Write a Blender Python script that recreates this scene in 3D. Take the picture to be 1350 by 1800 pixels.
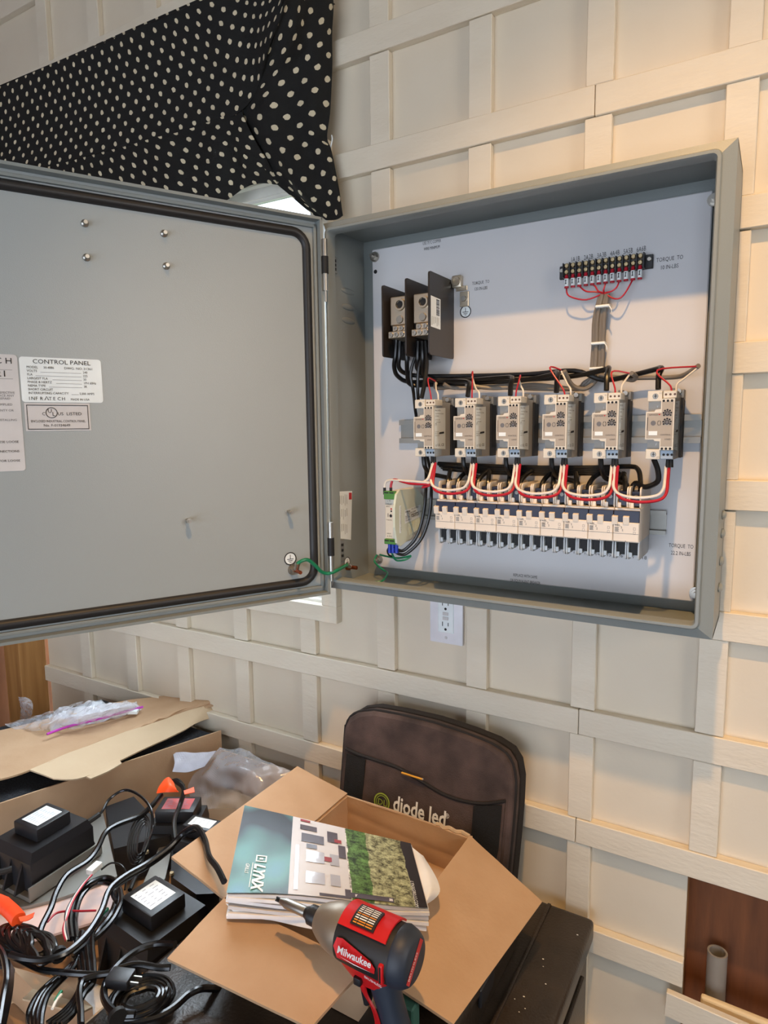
import bpy, bmesh, math, random
from mathutils import Vector, Matrix, noise
random.seed(7)
sc = bpy.context.scene
for o in list(bpy.data.objects): bpy.data.objects.remove(o)
S = 0.2            # metres per drafting unit: everything below is drafted in units of 20 cm, see finish()
ZF = 11.35         # drafting height of the floor below the z origin
COL = sc.collection
# ------------------------------------------------------------------ camera
FPX = 1153.39
CP = Vector((3.35922, -5.47768, -3.37631))
def _rot(rx, ry, rz):
    return Matrix.Rotation(rz, 3, 'Z') @ Matrix.Rotation(ry, 3, 'Y') @ Matrix.Rotation(rx, 3, 'X')
CR = _rot(1.44657597, 0.0113595, 0.535054)
cd = bpy.data.cameras.new('camera'); cam = bpy.data.objects.new('camera', cd); COL.objects.link(cam)
cam.location = Vector((CP.x*S, CP.y*S, (CP.z+ZF)*S)); cam.rotation_euler = CR.to_euler()
cd.sensor_fit = 'VERTICAL'; cd.sensor_height = 36; cd.sensor_width = 27; cd.lens = FPX/1800*36
cd.clip_start = 0.02; cd.clip_end = 200
sc.camera = cam
# ------------------------------------------------------------------ world, light, exposure
sc.view_settings.view_transform = 'Standard'; sc.view_settings.look = 'None'
sc.view_settings.gamma = 1; sc.view_settings.use_curve_mapping = False; sc.view_settings.exposure = 0.0
w = bpy.data.worlds.new('daylight'); sc.world = w; w.use_nodes = True
bg = w.node_tree.nodes['Background']; bg.inputs[0].default_value = (0.80, 0.90, 1.05, 1); bg.inputs[1].default_value = 3.9
def lamp(kind, name, loc, energy, color, size=None, aim=None, sy=None):
    l = bpy.data.lights.new(name, kind); l.energy = energy; l.color = color
    if kind == 'AREA':
        l.shape = 'RECTANGLE'; l.size = size*S; l.size_y = (sy or size)*S
    elif size: l.shadow_soft_size = size*S
    o = bpy.data.objects.new(name, l); COL.objects.link(o)
    o.location = (loc[0]*S, loc[1]*S, (loc[2]+ZF)*S)
    if aim: o.rotation_euler = (Vector(aim)-Vector(loc)).to_track_quat('-Z', 'Y').to_euler()
    return o
sp = lamp('SPOT', 'ceiling_spot_light', (3.0, -4.55, 3.15), 97, (1.0, 0.57, 0.21), 0.12, aim=(2.6, -.8, -7)); sp.data.spot_size = math.radians(74); sp.data.spot_blend = 1.0
lamp('AREA', 'window_daylight', (-2.3, 0.6, -2.9), 20, (0.80, 0.91, 1.0), 3.2, aim=(-1.9, -3, -6.2), sy=4.0)
lamp('AREA', 'side_warm_light', (11.3, -4.9, -1.0), 7, (1.0, 0.78, 0.52), 2.6, aim=(-.7, -1.9, -2.6), sy=2.6)  # unseen warm light at the right, added for the door glow and upper wall
# ------------------------------------------------------------------ helpers
def V(*a): return Vector(a)
def ray(px, py): return CR @ Vector(((px-675)/FPX, -(py-900)/FPX, -1))
def at(px, py, x=None, y=None, z=None, pl=None):
    """pixel of the photograph -> point on the plane x=, y=, z= or pl=(point, normal)"""
    d = ray(px, py)
    if y is not None: t = (y-CP.y)/d.y
    elif x is not None: t = (x-CP.x)/d.x
    elif z is not None: t = (z-CP.z)/d.z
    else: t = (pl[0]-CP).dot(pl[1])/d.dot(pl[1])
    return CP+d*t
_txt = {}
def textmesh(s, align):
    k = (s, align)
    if k not in _txt:
        cu = bpy.data.curves.new('t', 'FONT'); cu.body = s.lstrip('*'); cu.offset = .022*(len(s)-len(cu.body)); cu.align_x = align; cu.resolution_u = 2
        o = bpy.data.objects.new('t', cu); COL.objects.link(o)
        me = bpy.data.meshes.new_from_object(o.evaluated_get(bpy.context.evaluated_depsgraph_get()))
        _txt[k] = ([v.co.copy() for v in me.vertices], [tuple(p.vertices) for p in me.polygons])
        bpy.data.objects.remove(o); bpy.data.meshes.remove(me)
    return _txt[k]
class G:
    def __init__(s): s.v = []; s.f = []; s.uv = {}
    def add(s, vs, fs):
        n = len(s.v); s.v += [Vector(v) for v in vs]; s.f += [tuple(i+n for i in f) for f in fs]; return s
    def box(s, a, b, bev=0, seg=2):
        lo = [min(a[i], b[i]) for i in range(3)]; hi = [max(a[i], b[i]) for i in range(3)]
        return s.obox(V(*[(lo[i]+hi[i])/2 for i in range(3)]), V((hi[0]-lo[0])/2, 0, 0), V(0, (hi[1]-lo[1])/2, 0), V(0, 0, (hi[2]-lo[2])/2), bev, seg)
    def obox(s, c, ax, ay, az, bev=0, seg=2):
        vs = [c+ax*i+ay*j+az*k for k in (-1, 1) for j in (-1, 1) for i in (-1, 1)]
        fs = [(0, 2, 3, 1), (4, 5, 7, 6), (0, 1, 5, 4), (2, 6, 7, 3), (0, 4, 6, 2), (1, 3, 7, 5)]
        if not bev: return s.add(vs, fs)
        bm = bmesh.new(); bv = [bm.verts.new(v) for v in vs]
        for f in fs: bm.faces.new([bv[i] for i in f])
        bmesh.ops.recalc_face_normals(bm, faces=bm.faces)
        bmesh.ops.bevel(bm, geom=bm.edges[:], offset=bev, segments=seg, affect='EDGES', profile=0.6)
        bm.verts.index_update()
        s.add([v.co for v in bm.verts], [[v.index for v in f.verts] for f in bm.faces]); bm.free(); return s
    def prism(s, poly, ext):
        poly = [Vector(p) for p in poly]; ext = Vector(ext); n = len(poly)
        fs = [tuple(range(n))[::-1], tuple(range(n, 2*n))]+[(i, (i+1) % n, (i+1) % n+n, i+n) for i in range(n)]
        return s.add(poly+[p+ext for p in poly], fs)
    def poly(s, pts): return s.add(pts, [tuple(range(len(pts)))])
    def frame(s, x0, x1, z0, z1, wd, y0, y1):
        s.box((x0, y0, z0), (x1, y1, z0+wd)); s.box((x0, y0, z1-wd), (x1, y1, z1))
        s.box((x0, y0, z0+wd), (x0+wd, y1, z1-wd)); s.box((x1-wd, y0, z0+wd), (x1, y1, z1-wd)); return s
    def cyl(s, a, b, r, r2=None, seg=12, cap=True):
        a = Vector(a); b = Vector(b); r2 = r if r2 is None else r2
        return s.lathe(a, b-a, [(0, r), (1, r2)], seg, cap)
    def lathe(s, o, axis, prof, seg=16, cap=True):
        o = Vector(o); axis = Vector(axis); d = axis.normalized()
        u = d.orthogonal().normalized(); w_ = d.cross(u); vs = []; fs = []
        for t, r in prof:
            for k in range(seg):
                a = 2*math.pi*k/seg; vs.append(o+axis*t+(u*math.cos(a)+w_*math.sin(a))*r)
        for i in range(len(prof)-1):
            for k in range(seg):
                k2 = (k+1) % seg; fs.append((i*seg+k, i*seg+k2, (i+1)*seg+k2, (i+1)*seg+k))
        if cap:
            fs.append(tuple(range(seg))[::-1]); fs.append(tuple(range((len(prof)-1)*seg, len(prof)*seg)))
        return s.add(vs, fs)
    def sphere(s, c, r, sx=(1, 1, 1), seg=12, rings=8):
        c = Vector(c); vs = []; fs = []
        for i in range(rings+1):
            th = math.pi*i/rings
            for k in range(seg):
                a = 2*math.pi*k/seg
                vs.append(c+V(math.sin(th)*math.cos(a)*sx[0], math.sin(th)*math.sin(a)*sx[1], math.cos(th)*sx[2])*r)
        for i in range(rings):
            for k in range(seg):
                fs.append((i*seg+k, (i+1)*seg+k, (i+1)*seg+(k+1) % seg, i*seg+(k+1) % seg))
        return s.add(vs, fs)
    def tube(s, pts, r, seg=8, closed=False, sub=5, flat=None):
        P = [Vector(p) for p in pts]; n = len(P)
        if sub > 1 and n > 2:
            Q = []
            rng = n if closed else n-1
            for i in range(rng):
                p0 = P[(i-1) % n] if closed or i > 0 else P[0]; p1 = P[i]; p2 = P[(i+1) % n]
                p3 = P[(i+2) % n] if closed or i+2 < n else P[-1]
                for k in range(sub):
                    t = k/sub
                    Q.append(0.5*((2*p1)+(p2-p0)*t+(2*p0-5*p1+4*p2-p3)*t*t+(3*p1-p0-3*p2+p3)*t**3))
            if not closed: Q.append(P[-1])
            P = Q
        n = len(P); vs = []; fs = []; u = None
        for i in range(n):
            if closed: d = (P[(i+1) % n]-P[i-1])
            else: d = (P[min(i+1, n-1)]-P[max(i-1, 0)])
            if d.length < 1e-9: d = V(0, 0, 1)
            d.normalize()
            u = d.orthogonal().normalized() if u is None else (u-d*u.dot(d)).normalized()
            w_ = d.cross(u)
            for k in range(seg):
                a = 2*math.pi*k/seg; vs.append(P[i]+(u*math.cos(a)+w_*math.sin(a))*r)
        for i in range(n if closed else n-1):
            j = (i+1) % n
            for k in range(seg):
                k2 = (k+1) % seg; fs.append((i*seg+k, i*seg+k2, j*seg+k2, j*seg+k))
        if not closed: fs.append(tuple(range(seg))[::-1]); fs.append(tuple(range((n-1)*seg, n*seg)))
        return s.add(vs, fs)
    def text(s, t, size, o, xd, yd, align='LEFT', wx=1.0):
        vs, fs = textmesh(t, align); xd = Vector(xd).normalized()*wx; yd = Vector(yd).normalized(); o = Vector(o)
        return s.add([o+xd*(v.x*size)+yd*(v.y*size) for v in vs], fs)
    def surf(s, rows, nu=10, nv=6, thick=0, disp=None, uvs=True):
        """smooth sheet through a grid of control points (rows of equal length)"""
        def cr(P, t):
            n = len(P)-1; x = min(max(t, 0), 0.999999)*n; i = int(x); f = x-i
            p0 = P[max(i-1, 0)]; p1 = P[i]; p2 = P[i+1]; p3 = P[min(i+2, n)]
            return 0.5*((2*p1)+(p2-p0)*f+(2*p0-5*p1+4*p2-p3)*f*f+(3*p1-p0-3*p2+p3)*f**3)
        R = [[Vector(p) for p in r] for r in rows]
        gr = []
        for j in range(nv+1):
            t = j/nv; line = [cr([r[c] for r in R], t) for c in range(len(R[0]))]
            gr.append([cr(line, i/nu) for i in range(nu+1)])
        if disp:
            g2 = []
            for j in range(nv+1):
                L = []
                for i in range(nu+1):
                    p = gr[j][i]; a = gr[j][min(i+1, nu)]-gr[j][max(i-1, 0)]; b = gr[min(j+1, nv)][i]-gr[max(j-1, 0)][i]
                    nn = a.cross(b)
                    if nn.length > 1e-9: nn.normalize()
                    L.append(p+nn*disp(i/nu, j/nv, p))
                g2.append(L)
            gr = g2
        n0 = len(s.v); base = n0
        um = [0]; vm = [0]
        for i in range(nu): um.append(um[-1]+sum((gr[j][i+1]-gr[j][i]).length for j in range(nv+1))/(nv+1))
        for j in range(nv): vm.append(vm[-1]+sum((gr[j+1][i]-gr[j][i]).length for i in range(nu+1))/(nu+1))
        vs = [p for r in gr for p in r]
        for j in range(nv+1):
            for i in range(nu+1): s.uv[base+j*(nu+1)+i] = (um[i], vm[j])
        fs = [(j*(nu+1)+i, j*(nu+1)+i+1, (j+1)*(nu+1)+i+1, (j+1)*(nu+1)+i) for j in range(nv) for i in range(nu)]
        s.add(vs, fs)
        if thick:
            nrm = []
            for j in range(nv+1):
                for i in range(nu+1):
                    a = gr[j][min(i+1, nu)]-gr[j][max(i-1, 0)]; b = gr[min(j+1, nv)][i]-gr[max(j-1, 0)][i]
                    nn = a.cross(b)
                    if nn.length > 1e-9: nn.normalize()
                    nrm.append(nn)
            n1 = len(s.v); N = len(vs)
            for k in range(N): s.uv[n1+k] = s.uv[base+k]
            s.add([vs[k]+nrm[k]*thick for k in range(N)], [f[::-1] for f in fs])
            ed = [i for i in range(nu+1)]+[j*(nu+1)+nu for j in range(1, nv+1)]+[nv*(nu+1)+i for i in range(nu-1, -1, -1)]+[j*(nu+1) for j in range(nv-1, 0, -1)]
            for a in range(len(ed)):
                i0 = ed[a]; i1 = ed[(a+1) % len(ed)]; s.f.append((base+i0, n1+i0, n1+i1, base+i1))
        return s
ORG = {}
def tag(o, label=None, cat=None, group=None, kind=None):
    if label: o['label'] = label
    if cat: o['category'] = cat
    if group: o['group'] = group
    if kind: o['kind'] = kind
    return o
def thing(name, label, cat, loc, group=None, rot=None):
    o = bpy.data.objects.new(name, None); COL.objects.link(o); o.location = loc; o.empty_display_size = .05
    if rot is not None: o.rotation_euler = rot; ORG[o] = V(0, 0, 0)
    else: ORG[o] = Vector(loc)
    return tag(o, label, cat, group)
def obj(name, g, m, parent=None, smooth=False, label=None, cat=None, group=None, kind=None, flip=True):
    me = bpy.data.meshes.new(name)
    if parent is not None: org = ORG[parent]
    else:
        xs = [v.x for v in g.v]; ys = [v.y for v in g.v]; zs = [v.z for v in g.v]
        org = V((min(xs)+max(xs))/2, (min(ys)+max(ys))/2, min(zs))
    me.from_pydata([v-org for v in g.v], [], g.f)
    if g.uv:
        ul = me.uv_layers.new(name='UVMap')
        for l in me.loops: ul.data[l.index].uv = g.uv.get(l.vertex_index, (0, 0))
    if flip:
        bm = bmesh.new(); bm.from_mesh(me); bmesh.ops.recalc_face_normals(bm, faces=bm.faces); bm.to_mesh(me); bm.free()
    me.materials.append(m)
    if smooth:
        me.shade_smooth()
        try: me.set_sharp_from_angle(angle=math.radians(38))
        except Exception: pass
    o = bpy.data.objects.new(name, me); COL.objects.link(o)
    if parent is not None: o.parent = parent
    else: o.location = org
    ORG[o] = org
    return tag(o, label, cat, group, kind)
def copy_tree(o, parent=None):
    c = o.copy(); COL.objects.link(c); c.parent = parent; ORG[c] = ORG[o]
    for ch in list(o.children): copy_tree(ch, c)
    return c
# ------------------------------------------------------------------ materials
def lin(c):
    return tuple(((x/255)/12.92 if x/255 <= .04045 else ((x/255+.055)/1.055)**2.4) for x in c)+(1,)
def mat(name, rgb, rough=.5, metal=0, rgb2=None, scale=20, bump=0, bscale=200, spec=.5, alpha=1, coat=0, stretch=None):
    m = bpy.data.materials.new(name); m.use_nodes = True; nt = m.node_tree; N = nt.nodes; L = nt.links
    b = N['Principled BSDF']; b.inputs['Roughness'].default_value = rough; b.inputs['Metallic'].default_value = metal
    b.inputs['Base Color'].default_value = lin(rgb); b.inputs['Specular IOR Level'].default_value = spec
    b.inputs['Coat Weight'].default_value = coat
    if alpha < 1: b.inputs['Alpha'].default_value = alpha
    tc = N.new('ShaderNodeTexCoord'); mp = N.new('ShaderNodeMapping'); L.new(tc.outputs['Object'], mp.inputs[0])
    if stretch: mp.inputs['Scale'].default_value = stretch
    nz = N.new('ShaderNodeTexNoise'); nz.inputs['Scale'].default_value = scale; nz.inputs['Detail'].default_value = 4
    L.new(mp.outputs[0], nz.inputs['Vector'])
    rp = N.new('ShaderNodeValToRGB'); rp.color_ramp.elements[0].position = .35; rp.color_ramp.elements[1].position = .68
    c2 = rgb2 or tuple(min(255, x*1.04+1) for x in rgb)
    rp.color_ramp.elements[0].color = lin(rgb); rp.color_ramp.elements[1].color = lin(c2)
    L.new(nz.outputs['Fac'], rp.inputs[0]); L.new(rp.outputs[0], b.inputs['Base Color'])
    if bump:
        n2 = N.new('ShaderNodeTexNoise'); n2.inputs['Scale'].default_value = bscale; n2.inputs['Detail'].default_value = 3
        L.new(mp.outputs[0], n2.inputs['Vector'])
        bp = N.new('ShaderNodeBump'); bp.inputs['Strength'].default_value = bump; bp.inputs['Distance'].default_value = .002
        L.new(n2.outputs['Fac'], bp.inputs['Height']); L.new(bp.outputs[0], b.inputs['Normal'])
    return m
def nodes_of(m): return m.node_tree.nodes, m.node_tree.links, m.node_tree.nodes['Principled BSDF']
cream = mat('cream_paint', (219, 207, 186), .55, rgb2=(223, 212, 192), scale=6, bump=.15, bscale=90)
cream_b = mat('cream_paint_batten', (222, 211, 191), .5, rgb2=(227, 217, 198), scale=9, bump=.3, bscale=60, stretch=(1, 8, 3))
white_trim = mat('white_trim_paint', (225, 222, 214), .4)
plywood = mat('plywood', (132, 78, 42), .7, rgb2=(92, 52, 28), scale=5, bump=.2, bscale=60, stretch=(6, 2, .8))
lumber = mat('stud_lumber', (176, 128, 72), .7, rgb2=(150, 102, 52), scale=6, bump=.2, bscale=80, stretch=(8, 8, .5))
grey_box = mat('grey_enamel', (132, 138, 136), .42, bump=.12, bscale=700, scale=4, rgb2=(136, 142, 140))
door_face_m = mat('grey_enamel_door', (160, 167, 168), .34, bump=.10, bscale=700, scale=4, rgb2=(163, 170, 171))
plate_m = mat('white_plate_enamel', (206, 206, 208), .38, scale=3)
gasket_m = mat('black_gasket_foam', (34, 33, 34), .45, bump=.1)
steel = mat('zinc_steel', (178, 174, 166), .36, 1)
steel_dull = mat('galvanised_steel', (150, 148, 142), .5, .85)
brass = mat('brass', (206, 188, 150), .3, .9)
copper = mat('copper', (170, 90, 60), .35, 1)
alu = mat('aluminium_lug', (200, 188, 168), .35, .9)
blackp = mat('black_plastic', (30, 31, 35), .4)
blackm = mat('black_matte', (14, 14, 15), .6)
barrier_m = mat('dark_phenolic', (42, 38, 36), .32)
wireb = mat('black_wire', (18, 18, 19), .28)
cableb = mat('black_cable_jacket', (15, 16, 19), .22, spec=.7)
wirer = mat('red_wire', (176, 24, 44), .35)
wirew = mat('white_wire', (222, 216, 205), .35)
wireg = mat('green_wire', (16, 122, 84), .35)
greyc = mat('grey_cable', (122, 116, 108), .45)
drv_w = mat('light_grey_plastic', (214, 208, 194), .42)
drv_g = mat('grey_plastic', (160, 159, 154), .42)
drv_f = mat('taupe_face', (170, 160, 146), .5)
blue_p = mat('pale_blue_plastic', (160, 178, 196), .45)
label_w = mat('white_label', (232, 240, 242), .45)
label_g = mat('silver_label', (206, 204, 204), .45)
ink = mat('black_ink', (30, 30, 34), .6)
ink_g = mat('grey_ink', (110, 110, 114), .6)
ink_r = mat('red_ink', (180, 36, 40), .6)
ink_w = mat('white_ink', (238, 238, 234), .5)
ink_gr = mat('green_ink', (150, 170, 60), .5)
ink_o = mat('orange_ink', (220, 140, 40), .5)
brk_c = mat('breaker_cream', (226, 216, 202), .4)
brk_s = mat('breaker_shell_blue_white', (198, 204, 208), .4)
navy = mat('navy_plastic', (22, 26, 56), .4)
green_t = mat('green_terminal', (70, 128, 52), .45)
blue_f = mat('blue_ferrule', (30, 60, 180), .4)
psu_m = mat('pale_green_housing', (206, 214, 198), .42)
card = mat('cardboard', (190, 157, 124), .8, rgb2=(182, 148, 114), scale=14, bump=.15, bscale=160, stretch=(1, 1, 1))
card_l = mat('cardboard_light', (204, 180, 148), .8, rgb2=(196, 170, 138), scale=8, bump=.15, bscale=160)
paper = mat('white_paper', (236, 234, 232), .6, bump=.1, bscale=60)
fabric_b = mat('dark_nylon', (50, 40, 38), .85, rgb2=(88, 72, 68), scale=14, bump=.5, bscale=500)
fabric_t = mat('dark_nylon_trim', (26, 22, 22), .8, bump=.4, bscale=600)
mesh_b = mat('black_mesh', (8, 8, 9), .7, bump=.8, bscale=900)
foam = mat('black_carpet', (20, 21, 24), .95, rgb2=(44, 47, 54), scale=260, bump=.9, bscale=500)
tool_m = mat('dark_brown_plastic', (44, 36, 29), .35, rgb2=(54, 45, 37), scale=25, bump=.35, bscale=240)
red_p = mat('red_plastic', (198, 24, 30), .38)
red_d = mat('red_plastic_dark', (150, 18, 24), .45)
rub = mat('black_rubber', (30, 28, 28), .55)
rub_b = mat('blue_black_rubber', (38, 46, 60), .5)
magn = mat('cast_magnesium', (150, 140, 126), .42, .6)
orange = mat('orange_tag', (255, 84, 30), .5)
concrete = mat('concrete_floor', (84, 78, 70), .8, rgb2=(70, 66, 60), scale=5)
ceil_m = mat('ceiling_paint', (176, 166, 148), .7)
table_m = mat('table_laminate', (150, 120, 86), .5, rgb2=(132, 104, 72), scale=6, stretch=(1, 10, 10))
purple = mat('purple_zip', (180, 60, 170), .35)
pencil_m = mat('pencil_yellow', (214, 150, 40), .5)
pipe_m = mat('grey_conduit', (136, 130, 122), .45)
teal_m = mat('teal_plastic', (70, 120, 108), .6)
def clear_plastic(name, alpha, rgb=(225, 228, 236)):
    m = mat(name, rgb, .12, alpha=alpha, bump=.6, bscale=50, spec=.8); return m
film = clear_plastic('clear_poly_bag', .34)
film_z = clear_plastic('zip_bag_film', .42, (232, 236, 244))
bubble = clear_plastic('crumpled_film', .75, (205, 205, 216))
m = bpy.data.materials.new('window_glass'); m.use_nodes = True; N, L, b = nodes_of(m)
b.inputs['Transmission Weight'].default_value = 1; b.inputs['Roughness'].default_value = 0; b.inputs['IOR'].default_value = 1.01
glass = m
# polka dot fabric, dots laid out in cloth coordinates
m = mat('polka_dot_fabric', (17, 16, 14), .85, bump=.5, bscale=900); N, L, b = nodes_of(m)
tc = N.new('ShaderNodeTexCoord'); fs = []
wob = N.new('ShaderNodeTexNoise'); wob.inputs['Scale'].default_value = 45; L.new(tc.outputs['UV'], wob.inputs['Vector'])
for off in (0, .5):
    mp = N.new('ShaderNodeMapping'); mp.inputs['Scale'].default_value = (1/.20, 1/.20, 1); mp.inputs['Location'].default_value = (off, off, 0)
    L.new(tc.outputs['UV'], mp.inputs[0])
    fr = N.new('ShaderNodeVectorMath'); fr.operation = 'FRACTION'; L.new(mp.outputs[0], fr.inputs[0])
    sb = N.new('ShaderNodeVectorMath'); sb.operation = 'SUBTRACT'; sb.inputs[1].default_value = (.5, .5, 0); L.new(fr.outputs[0], sb.inputs[0])
    ln = N.new('ShaderNodeVectorMath'); ln.operation = 'LENGTH'; L.new(sb.outputs[0], ln.inputs[0])
    ad = N.new('ShaderNodeMath'); ad.operation = 'MULTIPLY_ADD'; L.new(wob.outputs['Fac'], ad.inputs[0]); ad.inputs[1].default_value = .09; L.new(ln.outputs['Value'], ad.inputs[2])
    lt = N.new('ShaderNodeMath'); lt.operation = 'LESS_THAN'; L.new(ad.outputs[0], lt.inputs[0]); lt.inputs[1].default_value = .178
    fs.append(lt)
mx = N.new('ShaderNodeMath'); mx.operation = 'MAXIMUM'; L.new(fs[0].outputs[0], mx.inputs[0]); L.new(fs[1].outputs[0], mx.inputs[1])
mc = N.new('ShaderNodeMix'); mc.data_type = 'RGBA'; L.new(mx.outputs[0], mc.inputs[0])
mc.inputs[6].default_value = lin((10, 10, 9)); mc.inputs[7].default_value = lin((206, 194, 166)); L.new(mc.outputs[2], b.inputs['Base Color'])
dots = m
# printed catalogue cover: bands along the cover in cloth (uv) coordinates
m = mat('catalogue_cover_print', (200, 200, 200), .34, coat=0, spec=.28); N, L, b = nodes_of(m)
tc = N.new('ShaderNodeTexCoord'); sx = N.new('ShaderNodeSeparateXYZ'); L.new(tc.outputs['UV'], sx.inputs[0])
mv = N.new('ShaderNodeMath'); mv.operation = 'DIVIDE'; mv.inputs[1].default_value = 1.56; L.new(sx.outputs[0], mv.inputs[0])
nn = N.new('ShaderNodeTexNoise'); nn.inputs['Scale'].default_value = 9; nn.inputs['Detail'].default_value = 5; L.new(tc.outputs['UV'], nn.inputs['Vector'])
ma = N.new('ShaderNodeMath'); ma.operation = 'MULTIPLY_ADD'; L.new(nn.outputs['Fac'], ma.inputs[0]); ma.inputs[1].default_value = .03; L.new(mv.outputs[0], ma.inputs[2])
cr = N.new('ShaderNodeValToRGB'); cr.color_ramp.interpolation = 'CONSTANT'
el = cr.color_ramp.elements; el[0].position = 0; el[0].color = lin((20, 26, 36)); el[1].position = .30; el[1].color = lin((206, 204, 206))
for p_, c_ in ((.60, (88, 122, 64)), (.70, (158, 160, 128)), (.885, (46, 40, 42)), (.99, (236, 234, 232))):
    e = el.new(p_); e.color = lin(c_)
L.new(ma.outputs[0], cr.inputs[0])
vo = N.new('ShaderNodeTexNoise'); vo.inputs['Detail'].default_value = 6; vo.inputs['Roughness'].default_value = .8; vo.inputs['Scale'].default_value = 16; L.new(tc.outputs['UV'], vo.inputs['Vector'])
rr = N.new('ShaderNodeValToRGB'); rr.color_ramp.elements[0].color = (.12, .11, .08, 1); rr.color_ramp.elements[1].color = (1.6, 1.6, 1.5, 1); rr.color_ramp.elements[0].position = .40; rr.color_ramp.elements[1].position = .62
L.new(vo.outputs['Fac'], rr.inputs[0])
gt = N.new('ShaderNodeMath'); gt.operation = 'GREATER_THAN'; L.new(mv.outputs[0], gt.inputs[0]); gt.inputs[1].default_value = .58
l2 = N.new('ShaderNodeMath'); l2.operation = 'LESS_THAN'; L.new(mv.outputs[0], l2.inputs[0]); l2.inputs[1].default_value = .87
an = N.new('ShaderNodeMath'); an.operation = 'MULTIPLY'; L.new(gt.outputs[0], an.inputs[0]); L.new(l2.outputs[0], an.inputs[1])
mm = N.new('ShaderNodeMix'); mm.data_type = 'RGBA'; mm.blend_type = 'MULTIPLY'; L.new(an.outputs[0], mm.inputs[0]); L.new(cr.outputs[0], mm.inputs[6]); L.new(rr.outputs[0], mm.inputs[7])
# printed blue sweep inside the dark band, brightened to carry the window's reflection
n3 = N.new('ShaderNodeTexNoise'); n3.inputs['Scale'].default_value = 1.6; n3.inputs['Detail'].default_value = 1; L.new(tc.outputs['UV'], n3.inputs['Vector'])
rb = N.new('ShaderNodeValToRGB'); rb.color_ramp.elements[0].position = .42; rb.color_ramp.elements[0].color = lin((12, 16, 24)); rb.color_ramp.elements[1].position = .55; rb.color_ramp.elements[1].color = lin((84, 140, 136)); rb.color_ramp.elements.new(.68).color = lin((96, 148, 190)); L.new(n3.outputs['Fac'], rb.inputs[0])
lb = N.new('ShaderNodeMath'); lb.operation = 'LESS_THAN'; L.new(mv.outputs[0], lb.inputs[0]); lb.inputs[1].default_value = .29
m3 = N.new('ShaderNodeMix'); m3.data_type = 'RGBA'; L.new(lb.outputs[0], m3.inputs[0]); L.new(mm.outputs[2], m3.inputs[6]); L.new(rb.outputs[0], m3.inputs[7])
L.new(m3.outputs[2], b.inputs['Base Color'])
cover_m = m
glow = bpy.data.materials.new('lamp_glow'); glow.use_nodes = True; N, L, b = nodes_of(glow)
b.inputs['Emission Color'].default_value = (1, .8, .55, 1); b.inputs['Emission Strength'].default_value = 8
# ------------------------------------------------------------------ the room
def struct(name, g, m, **k): return obj(name, g, m, kind='structure', **k)
struct('floor', G().box((-7, -18, -11.5), (12, 1.2, -11.35)), concrete)
struct('ceiling', G().box((-7, -18, 3.7), (12, 1.2, 3.85)), ceil_m)
g = G()
for x0, x1, z0, z1 in ((-7, 12, -1.0, 3.7), (-7, 12, -11.35, -10.8), (-7, -6, -10.8, -1.0), (9, 12, -10.8, -1.0)): g.box((x0, -18.2, z0), (x1, -18, z1))
room_m = mat('room_wall_paint', (168, 152, 130), .6)
struct('wall_back', g, room_m)
g = G()
for y0, y1, z0, z1 in ((-18, 1.2, 0.6, 3.7), (-18, 1.2, -11.35, -4), (-18, -7, -4, .6), (-3, 1.2, -4, .6)): g.box((12, y0, z0), (12.2, y1, z1))
struct('wall_right', g, room_m)
struct('wall_left', G().box((-7, -18, -11.35), (-6.6, 1.2, 3.7)), plywood)
WX0, WX1, WZ0, WZ1 = -3.9, -.66, -5.2, -.80          # window opening
HX0, HX1, HZ0, HZ1 = 2.93, 4.6, -8.9, -7.01           # hole in the wall sheathing
A, BW, BH = .977, .2045, .2244
g = G()
def sheet(x0, x1, z0, z1): g.box((x0, .07, z0), (x1, .13, z1))
sheet(-5.77, WX0, -11.35, 3.7); sheet(-6.6, -5.77, -3.2, 3.7); sheet(WX0, WX1, -11.35, WZ0); sheet(WX0, WX1, WZ1, 3.7)
sheet(WX1, HX0, -11.35, 3.7); sheet(HX0, HX1, HZ1, 3.7); sheet(HX0, HX1, -11.35, HZ0); sheet(HX1, 12, -11.35, 3.7)
wall = struct('wall_front', g, cream)
def clear(x0, x1, z0, z1):
    if x1 > WX0-.19 and x0 < -.47 and z1 > -5.38 and z0 < -.62: return False
    if x1 > HX0+.02 and x0 < HX1 and z1 < HZ1+.1 and z0 > HZ0: return False
    return True
JX = 2.03
def batten(x0, x1, z0, z1, y=0.0):
    j = random.uniform(-.004, .004)
    obj('batten', G().box((x0, y, z0+j), (x1, .07, z1+j), .006, 1), cream_b, wall)
for r in range(-3, 12):
    zb = -r
    if not clear(-2, -1.9, zb, zb+BH):
        batten(-5.77, WX0-.2, zb, zb+BH, -.014); batten(-.468, JX-.003, zb, zb+BH, -.014)
    else: batten(-5.77, JX-.003, zb, zb+BH, -.014)
    if r == 8: batten(JX+.003, 2.935, zb, zb+BH, -.014)
    else: batten(JX+.003, 8, zb, zb+BH, -.014)
    for k in range(-5, 8):
        x0 = k*A; z0 = zb-1+BH+.003; z1 = zb-.003
        if z0 < -11.35: continue
        if clear(x0, x0+BW, z0, z1): batten(x0, x0+BW, z0, z1)
        elif k in (-3, -2, -1) and r == 5: batten(x0, x0+BW, z0, -5.385)
        elif k in (-3, -2, -1) and r == 0: batten(x0, x0+BW, -.605, z1)
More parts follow.
